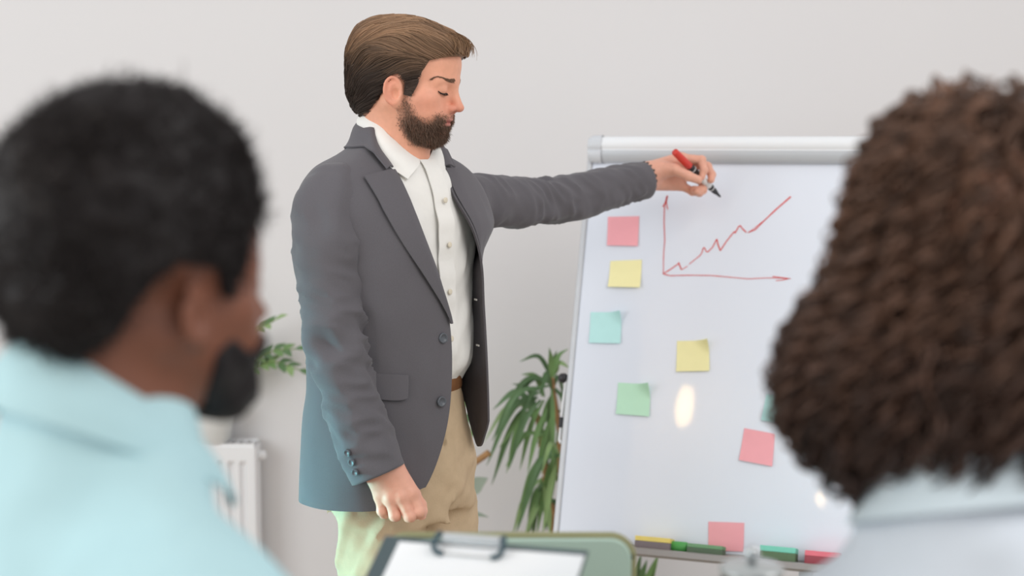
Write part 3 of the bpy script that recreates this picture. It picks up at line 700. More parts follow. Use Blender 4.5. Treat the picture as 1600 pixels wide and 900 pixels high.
# ---- jacket rings: z, half width, half depth, centre offset
RZ = np.array([0.88, 0.95, 1.02, 1.10, 1.18, 1.26, 1.33, 1.39, 1.44, 1.475, 1.50, 1.52, 1.545, 1.58])
RA = np.array([0.203, 0.200, 0.194, 0.184, 0.182, 0.190, 0.199, 0.204, 0.202, 0.188, 0.160, 0.116, 0.076, 0.060])
RBk = np.array([0.142, 0.140, 0.136, 0.130, 0.130, 0.133, 0.134, 0.130, 0.118, 0.103, 0.090, 0.076, 0.064, 0.057])
RC = np.array([-0.004, -0.004, -0.004, 0.0, 0.0, 0.0, -0.002, -0.006, -0.012, -0.016, -0.018, -0.014, -0.008, -0.003])
def ring(th, z, off=0.0, n=2.35):
    a = hermite(RZ, RA, z) + off; b = hermite(RZ, RBk, z) + off; c = hermite(RZ, RC, z)
    cs, sn = np.cos(th), np.sin(th); a = a * np.where(sn > 0, 1 - 0.15 * sstep(1.40, 1.24, z) * np.abs(sn), 1.0)
    return np.stack([c + b * np.sign(cs) * np.abs(cs) ** (2 / n), a * np.sign(sn) * np.abs(sn) ** (2 / n), z * np.ones_like(th)], -1)
NZ = [0.88, 0.91, 0.95, 1.02, 1.09, 1.224, 1.30, 1.379, 1.44, 1.487, 1.53, 1.58]
NE = np.array([(0.118, -0.122), (0.128, -0.098), (0.137, -0.070), (0.142, -0.038), (0.141, -0.020), (0.137, -0.018), (0.134, -0.040), (0.121, -0.066), (0.096, -0.074), (0.062, -0.071), (0.022, -0.069), (-0.004, -0.062)])
EZ = [0.88, 0.95, 1.04, 1.137, 1.247, 1.33, 1.39, 1.45, 1.487, 1.53, 1.58]
EE = np.array([(0.110, 0.120), (0.138, 0.088), (0.142, 0.084), (0.140, 0.082), (0.136, 0.078), (0.136, 0.070), (0.127, 0.054), (0.093, 0.040), (0.062, 0.052), (0.022, 0.067), (-0.004, 0.062)])
def th_for(E, z, sgn):
    a = hermite(RZ, RA, z); s = np.clip(np.abs(E[..., 1]) / a, 0, 0.999) ** (2.35 / 2)
    th = np.arcsin(s)
    c = hermite(RZ, RC, z); th = np.where(E[..., 0] < c, np.pi - th, th)
    return sgn * th
def jacket_pt(s, z, off=0.0):
    """s 0..1 from the near front edge round the back to the far front edge"""
    N_ = hermite(NZ, NE, z); E_ = hermite(EZ, EE, z)
    tn = th_for(N_, z, -1); tf = th_for(E_, z, 1)
    th = tn - s * (2 * np.pi + tn - tf)
    P = ring(th, z, off)
    dn_ = N_ - ring(tn, z)[..., :2]; df_ = E_ - ring(tf, z)[..., :2]
    wn = 1 - sstep(0, 0.9, np.abs(th - tn)); wf = 1 - sstep(0, 1.25, np.abs(th - (tf - 2 * np.pi)))
    P[..., :2] += wn[..., None] * dn_ + wf[..., None] * df_
    # below the lapels the far front hangs open, straight forward from the side of the body
    k = 1.35; u = np.clip((th - (tf - 2 * np.pi)) / k, 0, 1); A_ = ring(tf - 2 * np.pi + k, z)
    ch = A_[..., :2] * u[..., None] + E_ * (1 - u)[..., None]; fl_ = (sstep(1.40, 1.30, z) * (th < tf - 2 * np.pi + k))[..., None]
    P[..., :2] = P[..., :2] * (1 - fl_) + ch * fl_
    return P, th
def hem(s):   # the hem lifts on the side of the raised arm and rounds off at the fronts
    return 0.905 - 0.012 * np.sin(s * np.pi) + 0.16 * sstep(0.60, 0.90, s) + 0.03 * sstep(0.06, 0.0, s) - 0.090 * sstep(0.865, 0.945, s) + 0.055 * np.clip((s - 0.945) / 0.055, 0, 1) ** 2.0
ns, nv = 150, 110
S_, T_ = np.meshgrid(np.r_[np.linspace(0, 0.08, 16)[:-1], np.linspace(0.08, 0.88, 100), np.linspace(0.88, 1, 36)[1:]], np.linspace(0, 1, nv))
Zg = hem(S_) + (1.575 - hem(S_)) * T_
JP, JT = jacket_pt(S_, Zg)
# soft drape
nrm_b = JP.copy(); nrm_b[..., 2] = 0; nrm_b[..., 0] -= 0.0; nrm_b /= np.linalg.norm(nrm_b, axis=-1, keepdims=True)
seam = -0.0022 * np.exp(-((S_ - 0.155) / 0.003) ** 2) * sstep(1.12, 1.15, JP[..., 2]) * sstep(1.36, 1.32, JP[..., 2])
fold = seam + 0.0065 * vnoise(np.stack([JP[..., 0] * 14, JP[..., 1] * 14, JP[..., 2] * 5], -1) + 5) + 0.0022 * vnoise(np.stack([JP[..., 0] * 30 + JP[..., 2] * 9, JP[..., 1] * 30, JP[..., 2] * 16], -1))
# diagonal pull from the closed waist and a hollow below the chest
edge_keep = sstep(0, 0.04, S_) * sstep(1.0, 0.96, S_) * sstep(1.55, 1.45, JP[..., 2])
JP = JP + nrm_b * (fold * edge_keep)[..., None]
M['jacket'] = mat('grey_suit_wool', srgb(96, 93, 98), 0.8, 0.10, 900, 0.10, 900, sheen=0.15, spec=0.25)
M['jacket_dark'] = mat('dark_lining', srgb(84, 80, 84), 0.6, 0.06, 200, 0.05, 300, spec=0.3)
jk = MB().sheet(BF.w(JP), 0.004, m=1, inner=0).build('jacket', [M['jacket'], M['jacket_dark']], pres, True, T)
tag(jk, 'open grey wool suit jacket')
def arc_off(s0, z, delta, side, off):
    """point of the jacket surface that lies delta metres from the front edge"""
    P0, th = jacket_pt(np.array([s0]), np.array([z])); a = float(hermite(RZ, RA, z)); b = float(hermite(RZ, RBk, z)); t = float(th[0])
    ds = 0.001; q, _ = jacket_pt(np.array([s0 + (ds if side < 0 else -ds)]), np.array([z])); sp_ = np.linalg.norm(q - P0) / ds
    s = s0 + (delta / sp_ if side < 0 else -delta / sp_); p, _ = jacket_pt(np.array([s]), np.array([z])); p = p[0]
    nn = V(p[0] - float(hermite(RZ, RC, z)), p[1] * b / a, 0); nn = unit(nn) * 0.93 + V(0, 0, 0.35 if z > 1.43 else 0.05)
    return p + unit(nn) * off
def lapel(side, name):
    s0 = 0.0 if side < 0 else 1.0
    zt = np.linspace(1.222 if side < 0 else 1.335, 1.494, 26); cs = np.linspace(0, 1, 9); G = np.zeros((26, 9, 3))
    wz = hermite([1.222, 1.26, 1.32, 1.379, 1.44, 1.494], [0.002, 0.016, 0.038, 0.056, 0.070, 0.082], zt) * (1.0 if side < 0 else sstep(1.325, 1.42, zt))
    for i, z in enumerate(zt):
        for j, c in enumerate(cs):
            G[i, j] = arc_off(s0, z - 0.012 * c * sstep(1.44, 1.5, z), wz[i] * c + (0.0 if side < 0 else 0.005), side, 0.001 + (0.003 + 0.007 * math.sin(min(1, c * 3.5) * math.pi / 2) - 0.0025 * c) * (1.0 if side < 0 else float(sstep(1.33, 1.44, z))))
    if side > 0: G = G[:, ::-1]
    return MB().sheet(BF.w(G), 0.0028).build(name, M['jacket'], jk, True, T)
lapel(-1, 'lapel'); lapel(1, 'lapel')
# jacket collar round the neck
def shoulder_z(x, y):
    lo_z, hi_z = 1.34, 1.58
    for _ in range(24):
        z = (lo_z + hi_z) / 2; a_ = float(hermite(RZ, RA, z)); b_ = float(hermite(RZ, RBk, z)); c_ = float(hermite(RZ, RC, z))
        if abs((x - c_) / b_) ** 2.35 + abs(y / a_) ** 2.35 < 1: lo_z = z
        else: hi_z = z
    return z
inn = [V(*hermite(NZ, NE, z), z) for z in np.linspace(1.494, 1.562, 12)]
inn += [ring(np.array([t]), np.array([1.562 + 0.014 * math.sin((t + 1.75) / -2.78 * math.pi) ** 1]), 0.003)[0] for t in np.linspace(-1.75, -2 * np.pi + 1.75, 34)]
inn += [V(*hermite(EZ, EE, z), z) for z in np.linspace(1.562, 1.494, 12)]
inn = smooth_path(np.array(inn), 70); G = np.zeros((70, 9, 3))
for i, p in enumerate(inn):
    o_ = unit(V((p[0] + 0.012) * (0.30 if p[0] > -0.012 else 1.0), p[1], 0)); wd = 0.024 + 0.004 * min(1, min(i, 69 - i) / 10)
    for j, c_ in enumerate(np.linspace(0, 1, 9)):
        e = p + o_ * wd * c_; z = shoulder_z(e[0], e[1]); z = min(z, p[2]) if c_ > 0.01 else p[2]
        z = p[2] * (1 - sstep(0, 0.6, c_)) + z * sstep(0, 0.6, c_)
        G[i, j] = V(e[0], e[1], z) + unit(o_ * 0.6 + V(0, 0, 0.8)) * (0.005 + 0.005 * math.sin(math.pi * min(1, 0.15 + c_)))
MB().sheet(BF.w(G[:, ::-1]), 0.003).build('collar', M['jacket'], jk, True, T)
# hip pocket flap, buttons, buttonholes
def jac_w(s, z, off): 
    p, _ = jacket_pt(np.array([s]), np.array([z])); q, _ = jacket_pt(np.array([s + 0.004]), np.array([z])); r_, _ = jacket_pt(np.array([s]), np.array([z + 0.01]))
    p, q, r_ = BF.w(p[0]), BF.w(q[0]), BF.w(r_[0]); tx = unit(q - p); tz = unit(r_ - p - tx * ((r_ - p) @ tx)); nn = np.cross(tx, tz)
    c = BF.w(V(0, 0, z)); nn = nn if nn @ (p - c) > 0 else -nn
    return p + nn * off, tx, tz, nn
G = np.zeros((6, 14, 3))
for i, v_ in enumerate(np.linspace(0, 1, 6)):
    for j, u_ in enumerate(np.linspace(0, 1, 14)):
        s = 0.085 + 0.105 * u_; z = 1.138 + 0.010 * u_ - 0.045 * v_ * (1 - 0.12 * (abs(2 * u_ - 1) ** 6))
        G[i, j] = jac_w(s, z, 0.006 + 0.003 * v_)[0]
MB().sheet(G[:, ::-1], 0.003).build('pocket_flap', M['jacket'], jk, True, T)
BTN = mat('button_grey', srgb(86, 90, 97), 0.35, 0.05, 60)
def button(p, n_, r, parent):
    prof = [(0, 0.0015), (r * 0.62, 0.0015), (r * 0.72, 0.003), (r * 0.95, 0.003), (r, 0.0015), (r, 0), (0, 0)]
    b = MB(); b.lathe(prof[::-1], p, n_, 20)
    t = unit(np.cross(n_, V(0.2, 0.3, 0.9))); u = np.cross(n_, t)
    o = b.build('button', BTN, parent, True, T)
    return o
for s, z in ((0.018, 1.198), (0.020, 1.085)):
    p, tx, tz, nn = jac_w(s, z, 0.005); button(p, nn, 0.0095, jk)
for z in (1.255, 1.17):
    p, tx, tz, nn = jac_w(0.978, z, -0.009)
    MB().box(p, (0.0055, 0.0015, 0.001), np.array([tx, tz, nn])).build('buttonhole', mat('pale_thread', srgb(190, 186, 180), 0.7), jk, False, T)
# ---- sleeves
def sleeve(pts, name, seed, ell_ratio=1.0, n=40, m=120, elbow=0.55, amp=1.0):
    pts = np.array(pts, float); pp = smooth_path(pts, m); path, rad = pp[:, :3], pp[:, 3]
    G = tube_grid(path, rad, n); t, r, b = frames(path)
    cen = path[:, None]; dirs = G - cen; dirs /= np.linalg.norm(dirs, axis=-1, keepdims=True)
    u = np.linspace(0, 1, m)[:, None]; a = np.linspace(0, 2 * np.pi, n, endpoint=False)[None]
    zc = np.exp(-((u - elbow) / 0.16) ** 2); sh = np.exp(-((u - 0.18) / 0.12) ** 2); cf = np.exp(-((u - 0.88) / 0.1) ** 2)
    ca, sa = np.cos(a), np.sin(a); one = np.ones_like(u * a)
    r1 = vnoise(np.stack([u * 13 + 1.1 * np.sin(a + seed) + seed, ca * 0.9 * one, sa * 0.9 * one], -1)); r2 = vnoise(np.stack([u * 24 - 1.4 * np.sin(a + 2 + seed), ca * 1.3 * one + seed, sa * 1.3 * one], -1))
    w_ = 0.015 * (0.35 - np.abs(r1)) + 0.007 * (0.35 - np.abs(r2))
    nz_ = vnoise(np.stack([G[..., 0] * 16 + seed, G[..., 1] * 16, G[..., 2] * 16], -1)) * 0.0045
    disp = (w_ * (0.45 + 1.2 * zc + 0.4 * sh + 0.5 * cf) + 0.6 * nz_) * amp * sstep(1.0, 0.93, u)
    G = G + dirs * disp[..., None]
    # rounded shoulder head
    k0 = 8; top = []
    for q in range(k0):
        f_ = q / k0; top.append(path[0] - t[0] * rad[0] * 0.75 * math.cos(f_ * math.pi / 2) + (G[0] - path[0]) * max(0.02, math.sin(f_ * math.pi / 2)))
    inner = [G[-1] - dirs[-1] * 0.004 - t[-1] * 0.001, G[-6] - dirs[-6] * 0.007, G[-14] - dirs[-14] * 0.008]
    H = np.vstack([np.array(top), G, np.array(inner)])
    o = MB().grid(H, True, False).build(name, M['jacket'], jk, True, T)
    return o, G, path, t, dirs
AT = lambda *a: list(at(a[0], a[1], a[2])) + [a[3]]
so, SG, spath, stn, sdir = sleeve([AT(528, 297, 2.520, .058), AT(517, 330, 2.490, .064), AT(517, 400, 2.470, .0625), AT(523, 480, 2.455, .0545), AT(529, 545, 2.44, .050), AT(548, 630, 2.425, .0495), AT(574, 700, 2.415, .0495), AT(591, 741, 2.41, .049)], 'sleeve', 1.0)
sl, SG2, spath2, stn2, sdir2 = sleeve([AT(700, 318, 2.74, .062), AT(742, 314, 2.80, .055), AT(795, 317, 2.87, .050), AT(850, 317, 2.945, .0475), AT(900, 307, 3.00, .046), AT(955, 293, 3.06, .0435), AT(1006, 282, 3.115, .0415)], 'sleeve', 3.3, elbow=0.5, amp=0.8)
# cuff buttons on the near sleeve
for k in range(3):
    i = 106 + 4 * k; 
    cand = SG[i]; tgt = at(544 + 5 * k, 711 + 13 * k, 2.37); j = np.argmin(((cand - tgt) ** 2).sum(-1))
    button(cand[j] + sdir[i, j] * 0.0015, sdir[i, j], 0.0065, so)

# ---- shirt
SHZ = np.array([1.085, 1.105, 1.13, 1.18, 1.26, 1.34, 1.41, 1.46, 1.495, 1.515])
SA = np.array([0.118, 0.128, 0.143, 0.150, 0.150, 0.150, 0.145, 0.125, 0.088, 0.064]); SBk = np.array([0.084, 0.096, 0.109, 0.115, 0.112, 0.112, 0.108, 0.096, 0.078, 0.064])
def shirt_pt(th, z, off=0.0):
    a = hermite(SHZ, SA, z) + off; b = hermite(SHZ, SBk, z) + off; cs, sn = np.cos(th), np.sin(th); n = 2.3
    return np.stack([-0.004 + b * np.sign(cs) * np.abs(cs) ** (2 / n), a * np.sign(sn) * np.abs(sn) ** (2 / n), z * np.ones_like(th)], -1)
Th, Zs = np.meshgrid(np.linspace(-np.pi, np.pi, 120, endpoint=False), np.linspace(1.085, 1.515, 110))
SPt = shirt_pt(Th, Zs)
dr = SPt.copy(); dr[..., 2] = 0; dr /= np.linalg.norm(dr, axis=-1, keepdims=True)
wr = 0.0050 * vnoise(np.stack([SPt[..., 0] * 22, SPt[..., 1] * 30 + SPt[..., 2] * 10, SPt[..., 2] * 12], -1)) + 0.004 * vnoise(np.stack([SPt[..., 0] * 40, SPt[..., 1] * 55 - SPt[..., 2] * 20, SPt[..., 2] * 22], -1) + 9)
SPt = SPt + dr * (wr * sstep(1.5, 1.42, Zs))[..., None]
M['shirt'] = mat('white_cotton', srgb(238, 236, 232), 0.85, 0.02, 40, 0.25, 60, spec=0.2)
sh = MB().grid(BF.w(SPt), True, True).build('shirt', M['shirt'], pres, True, T); tag(sh, 'white open collared shirt')
G = np.zeros((50, 5, 3))
for i, z in enumerate(np.linspace(1.10, 1.512, 50)):
    for j, y in enumerate(np.linspace(-0.5, 0.5, 5)):
        th = (y * 0.030 + 0.004) / float(hermite(SHZ, SA, z)); wob = 0.0018 * math.sin(z * 60) + 0.001 * math.sin(z * 131)
        G[i, j] = shirt_pt(np.array([th]), np.array([z]), 0.0045 + wob)[0]
MB().sheet(BF.w(G), 0.002).build('placket', M['shirt'], sh, True, T)
SBT = mat('pearl_button', srgb(226, 216, 196), 0.3)
for z in (1.44, 1.36, 1.275, 1.19, 1.11):
    p = BF.w(shirt_pt(np.array([0.004 / 0.15]), np.array([z]), 0.0095)[0]); nn = BF.R[0]
    MB().lathe([(0, 0), (0.0052, 0), (0.0052, 0.001), (0.0040, 0.0018), (0, 0.0012)], p, nn, 16).build('button', SBT, sh, True, T)
def collar_leaf(keys, nm):
    """keys: per column (top point, bottom point) in body space; top edge at the neck, bottom edge on the shirt"""
    k = np.array(keys, float); n = 36; par = np.linspace(0, len(k) - 1, n)
    top = hermite(np.arange(len(k)), k[:, 0], par); bot = hermite(np.arange(len(k)), k[:, 1], par)
    G = np.zeros((n, 8, 3))
    for j, c in enumerate(np.linspace(0, 1, 8)):
        p = top * (1 - c) + bot * c; ou = p.copy(); ou[:, 2] = 0; ou[:, 0] += 0.012; ou /= np.linalg.norm(ou, axis=1, keepdims=True) + 1e-6
        G[:, j] = p + ou * (0.006 * math.sin(math.pi * min(1, c * 1.15)) + 0.003 + 0.006 * c)
    return MB().sheet(BF.w(G), 0.0022).build(nm, M['shirt'], sh, True, T)
collar_leaf([((-0.064, 0.0, 1.606), (-0.066, 0.0, 1.566)), ((-0.044, -0.045, 1.602), (-0.046, -0.049, 1.560)), ((-0.006, -0.057, 1.587), (-0.006, -0.064, 1.543)), ((0.028, -0.050, 1.552), (0.034, -0.072, 1.508)), ((0.058, -0.008, 1.512), (0.074, -0.058, 1.478))], 'collar')
collar_leaf([((-0.064, 0.0, 1.606), (-0.066, 0.0, 1.566)), ((-0.044, 0.045, 1.602), (-0.046, 0.049, 1.560)), ((-0.006, 0.057, 1.587), (-0.006, 0.064, 1.543)), ((0.030, 0.054, 1.546), (0.034, 0.072, 1.500)), ((0.060, 0.008, 1.508), (0.088, 0.022, 1.452))], 'collar')
# ---- trousers, belt, shoes
hipN, hipF = V(0.020, -0.082, 0.98), V(0.020, 0.082, 0.98)
def trou(P):
    q = BF.l(P)
    a = np.interp(q[:, 2], [0.9, 1.0, 1.11], [0.152, 0.147, 0.126]); b = np.interp(q[:, 2], [0.9, 1.0, 1.11], [0.114, 0.108, 0.090])
    k = np.sqrt((q[:, 0] / b) ** 2 + (q[:, 1] / a) ** 2); d = (k - 1) * 0.10
    d = np.maximum(d, np.maximum(q[:, 2] - 1.108, 0.86 - q[:, 2]))
    for sg in (-1, 1):
        l_ = smin(cone(q, (0.010, sg * 0.074, 0.93), (0.026, sg * 0.088, 0.50), 0.084, 0.068), cone(q, (0.026, sg * 0.088, 0.50), (0.005, sg * 0.095, 0.05), 0.068, 0.060), 0.03)
        l_ = np.maximum(l_, 0.03 - q[:, 2])
        d = smin(d, l_, 0.022)
    s = q * np.array([9, 9, 20], np.float32); s[:, 2] += q[:, 0] * 40 * np.sign(q[:, 1])
    msk = np.exp(-((q[:, 2] - 0.86) / 0.16) ** 2) + 0.25
    d = d + 0.009 * vnoise(s) * msk + 0.004 * vnoise(q * np.array([30, 30, 45], np.float32)) * msk
    fly = np.abs(q[:, 1] - 0.012) ; d = d + np.where((q[:, 0] > 0) & (q[:, 2] > 0.93), 0.004 * np.exp(-(fly / 0.004) ** 2), 0)
    return d
M['chino'] = mat('beige_chino', srgb(196, 172, 142), 0.85, 0.05, 60, 0.12, 300, spec=0.2)
tm = MB(); add_sdf(tm, trou, T + V(-.27, -.27, 0.0), T + V(.27, .27, 1.12), 0.0065, 1)
tr_ = tm.build('trousers', M['chino'], pres, True, T); tag(tr_, 'beige chino trousers')
G = []
for z in (1.082, 1.086, 1.108, 1.112):
    th = np.linspace(0, 2 * np.pi, 64, endpoint=False); e = 0.004 if z in (1.086, 1.108) else 0.002
    G.append(BF.w(np.stack([(0.0915 + e) * np.cos(th), (0.1275 + e) * np.sin(th), np.full(64, z)], 1)))
MB().grid(np.array(G), True, False).build('belt', mat('brown_leather', srgb(134, 92, 60), 0.5, 0.1, 60), tr_, True, T)
for sg in (-1, 1):
    def shoe(P):
        q = BF.l(P); q[:, 1] -= sg * 0.097
        d = smin(ell(q, (0.10, 0, 0.045), (0.115, 0.048, 0.042)), ell(q, (-0.02, 0, 0.06), (0.07, 0.042, 0.06)), 0.03); return np.maximum(d, 0.002 - q[:, 2])
    sm = MB(); add_sdf(sm, shoe, T + V(-.3, -.3, -0.01), T + V(.35, .3, 0.14), 0.008)
    sm.build('shoe', mat('brown_shoe', srgb(92, 62, 44), 0.4, 0.1, 30), pres, True, T)
# ---- body: head, neck, torso, arms and hands
neck_o = BF.w(V(-0.004, 0, 1.44)); neck_t = HF.w(V(-0.028, 0, -0.045)); neck_m = HF.w(V(-0.016, 0, -0.07))
ncks = [neck_o, neck_t]
def head_world(P):
    q = HF.l(P); d = head_sdf(q)
    d = smin(d, cone(P, neck_o, neck_t, 0.054, 0.048), 0.028)
    d = smin(d, cone(P, BF.w(V(0.030, 0, 1.46)), HF.w(V(0.018, 0, -0.070)), 0.032, 0.030), 0.035)
    return d
bm_ = MB()
hv = add_sdf(bm_, head_world, HF.o + V(-.16, -.13, -.24), HF.o + V(.16, .13, .145), 0.0024, 1)
def torso(P):
    q = BF.l(P)
    d = ell(q, (0, 0, 1.25), (0.095, 0.135, 0.26)); d = smin(d, ell(q, (0, 0, 1.0), (0.085, 0.12, 0.13)), 0.05)
    d = smin(d, cone(P, spath[0], spath[60], 0.040, 0.026), 0.04); d = smin(d, cone(P, spath[60], spath[-1], 0.026, 0.024), 0.02)
    d = smin(d, cone(P, spath2[0], spath2[60], 0.038, 0.024), 0.04); d = smin(d, cone(P, spath2[60], spath2[-1], 0.024, 0.022), 0.02)
    d = smin(d, cone(P, neck_o, BF.w(V(-0.002, 0, 1.52)), 0.052, 0.046), 0.03)
    for sg in (-1, 1):
        d = smin(d, cone(q, (0.01, sg * 0.074, 0.93), (0.026, sg * 0.088, 0.5), 0.062, 0.048), 0.03)
        d = smin(d, cone(q, (0.03, sg * 0.09, 0.5), (0.0, sg * 0.095, 0.08), 0.05, 0.035), 0.03)
        d = smin(d, cone(q, (-0.02, sg * 0.096, 0.05), (0.14, sg * 0.1, 0.035), 0.032, 0.026), 0.03)
    return d
tv = add_sdf(bm_, torso, V(-0.48, 2.32, 0.0), V(0.33, 3.18, 1.53), 0.014, 1)
# near hand, hanging relaxed
def rhand(P):
    D0 = 2.415
    A = lambda x, y, d: at(x, y, D0 + d)
    wr_ = A(590, 730, 0.0); mc = [A(643, 771, -.006), A(627, 777, -.014), A(610, 779, -.012), A(594, 775, -.002)]
    d = None
    for i, c in enumerate(mc):
        o = wr_ + (A(612, 735, 0.002) - wr_) * (1.0 - i * 0.36)
        k = cone(P, o, c, 0.0235, 0.0145 - 0.0008 * i); d = k if d is None else smin(d, k, 0.012)
    d = smin(d, cone(P, spath[-16], wr_ * 0.5 + A(606, 734, 0) * 0.5, 0.027, 0.029), 0.015)
    F = [[mc[0], A(655, 799, -.012), A(657, 812, .010), A(646, 805, .028)], [mc[1], A(640, 806, -.018), A(640, 817, .006), A(632, 806, .028)],
         [mc[2], A(617, 805, -.014), A(619, 815, .008), A(613, 803, .028)], [mc[3], A(597, 798, -.004), A(602, 808, .012), A(602, 797, .028)]]
    fd = None
    for pts, r0, r1 in zip(F, (.0112, .0116, .0110, .0098), (.0088, .0090, .0086, .0076)):
        f = finger(P, pts, r0, r1, None); fd = f if fd is None else smin(fd, f, 0.0012)
    d = smin(d, fd, 0.006)
    th = finger(P, [A(624, 748, .012), A(646, 772, .018), A(657, 789, .012), A(661, 798, .006)], .0135, .0085, None); d = smin(d, th, 0.006)
    for c in mc: d = smin(d, ell(P, c + V(0, -0.006, 0.004), (.0085,) * 3), 0.006)
    return d
rv = add_sdf(bm_, rhand, at(560, 840, 2.30) + V(0, 0, -.0), at(680, 660, 2.50), 0.0017, 1)
# far hand, holding the marker
D1 = 3.15
A1 = lambda x, y, d: at(x, y, D1 + d)
def lhand(P):
    wr_ = A1(1012, 276, -.01); d = None
    mc = [A1(1064, 247, .020), A1(1073, 256, .034), A1(1074, 273, .040), A1(1062, 289, .030)]
    for i, c in enumerate(mc):
        o = A1(1012, 268 + 5.0 * i, -.006 + 0.004 * i); k = cone(P, o, c, 0.021, 0.0135); d = k if d is None else smin(d, k, 0.012)
    d = smin(d, cone(P, spath2[-14], A1(1012, 276, -.006), 0.027, 0.028), 0.012)
    d = smin(d, cone(P, A1(1022, 268, -.014), A1(1048, 266, -.016), 0.018, 0.015), 0.012)
    F = [([mc[0], A1(1096, 250, .012), A1(1100, 266, .000), A1(1096, 277, -.004)], .0108, .0078),
         ([mc[1], A1(1105, 260, .030), A1(1112, 273, .022), A1(1111, 281, .012)], .0108, .0080),
         ([mc[2], A1(1098, 284, .040), A1(1098, 297, .022), A1(1084, 296, .010)], .0105, .0085),
         ([mc[3], A1(1082, 299, .030), A1(1093, 301, .016), A1(1088, 299, .002)], .0098, .0080)]
    fd = None
    for pts, r0, r1 in F:
        f = finger(P, pts, r0, r1, None); fd = f if fd is None else smin(fd, f, 0.0012)
    d = smin(d, fd, 0.005)
    th = finger(P, [A1(1032, 262, -.012), A1(1055, 265, -.026), A1(1075, 275, -.032), A1(1091, 281, -.030)], .0135, .0092, None)
    d = smin(d, th, 0.007)
    return d
lv = add_sdf(bm_, lhand, A1(975, 325, -.09), A1(1130, 225, .10), 0.0018, 1)
# skin tones by place: lips, cheeks, beard shadow, knuckles
allv = np.vstack(bm_.v); colr = np.tile(np.array(SKIN_L), (len(allv), 1))
def blend(c, col_, w_): return c * (1 - w_[:, None]) + np.array(col_) * w_[:, None]
q = HF.l(allv); nh = len(hv); hm = np.zeros(len(allv)); hm[:nh] = 1
BEARD = [(0.036, -0.018), (0.022, -0.018), (0.012, -0.046), (0.014, -0.078), (0.040, -0.112), (0.115, -0.112), (0.115, -0.040), (0.088, -0.040), (0.079, -0.043), (0.068, -0.056), (0.050, -0.050), (0.040, -0.036)]
bd = poly2(q[:, 0], q[:, 2], BEARD)
lipm = np.exp(-(((q[:, 2] + 0.057) / 0.0065) ** 2)) * sstep(0.022, 0.016, np.abs(q[:, 1])) * sstep(0.080, 0.086, q[:, 0])
colr = blend(colr, srgb(224, 150, 128), hm * 0.5 * np.exp(-(((q[:, 0] - 0.06) / 0.03) ** 2 + ((q[:, 2] + 0.03) / 0.03) ** 2)))
colr = blend(colr, srgb(212, 132, 112), hm * 0.7 * np.exp(-(((q[:, 0] - 0.105) / 0.016) ** 2 + ((q[:, 2] + 0.034) / 0.016) ** 2)))
colr = blend(colr, srgb(216, 134, 112), hm * 0.5 * sstep(0.072, 0.080, np.abs(q[:, 1])))
colr = blend(colr, srgb(128, 96, 80), hm * sstep(0.004, -0.022, bd) * 0.8)
colr = blend(colr, srgb(188, 112, 102), hm * lipm)
colr = blend(colr, srgb(226, 170, 150), (1 - hm) * 0.7)
body = bm_.build('body', M['skin'], pres, True, T, col=colr)
# closed-down eyes: lash line and brow
HAIRB = mat('brown_hair', srgb(104, 74, 54), 0.55, 0.0, 30, tint=True, spec=0.35)
def head_d(P): return head_sdf(HF.l(P))
def project(f, P, off=0.0, it=4):
    P = P.astype(np.float32)
    for _ in range(it): P = P - grad(f, P) * (f(P) - off)[:, None]
    return P
for sg in (-1, 1):
    n = 300; u = RNG.random(n); x = 0.086 - 0.026 * u ** 1.2; y = sg * (0.012 + 0.036 * u); z = 0.0172 - 0.0035 * u + 0.002 * np.sin(u * 3.1) + np.clip(RNG.normal(0, 0.0012, n), -0.0022, 0.0022) * (1 - 0.5 * u)
    p0 = project(head_d, HF.w(np.stack([x, y, z], 1)), 0.0003); d_ = np.stack([-0.6 - 0 * u, sg * (0.6 + 0 * u), 0.25 - 0.45 * u], 1) @ HF.R
    st = np.arange(4) / 3 * 0.0065; pts = p0[:, None] + st[None, :, None] * d_[:, None]
    g = grad(head_d, p0); pts = pts + g[:, None] * (0.0012 * np.sin(np.arange(4) / 3 * 2.6))[None, :, None]
    mb = MB(); mb.add(*strands(pts, np.array([0.0003, 0.00035, 0.0003, 0.00012])))
    mb.build('eyebrow', HAIRB, pres, True, T, col=np.tile(srgb(122, 92, 74), (n * 12, 1)))
    # lash line along the lowered lid
    u = np.linspace(0, 1, 40); y = sg * (0.020 + 0.025 * u); z = -0.0065 - 0.0019 * np.sin(u * np.pi) + 0.002 * u
    pl = project(head_d, HF.w(np.stack([0.088 - 0.014 * u ** 2, y, z], 1)), 0.0003)
    mb = MB(); mb.tube(pl, 0.0007, 6)
    m0 = len(mb.v[0])
    dn_ = V(0.75, 0, -0.75) @ HF.R; ls = np.repeat(pl, 2, 0)[:, None] + (np.arange(4) / 3 * 0.0042)[None, :, None] * (dn_ + RNG.normal(0, .12, (80, 3)))[:, None]
    mb.add(*strands(ls, np.array([0.0003, 0.0003, 0.0002, 0.0001])))
    mb.build('eyelashes', mat('lash_dark', srgb(52, 36, 30), 0.6), pres, True, T)
    u = np.linspace(0, 1, 30); pl = project(head_d, HF.w(np.stack([0.088 - 0.012 * u ** 2, sg * (0.020 + 0.025 * u), 0.0095 + 0.002 * np.sin(u * np.pi) - 0.003 * u], 1)), -0.0002)
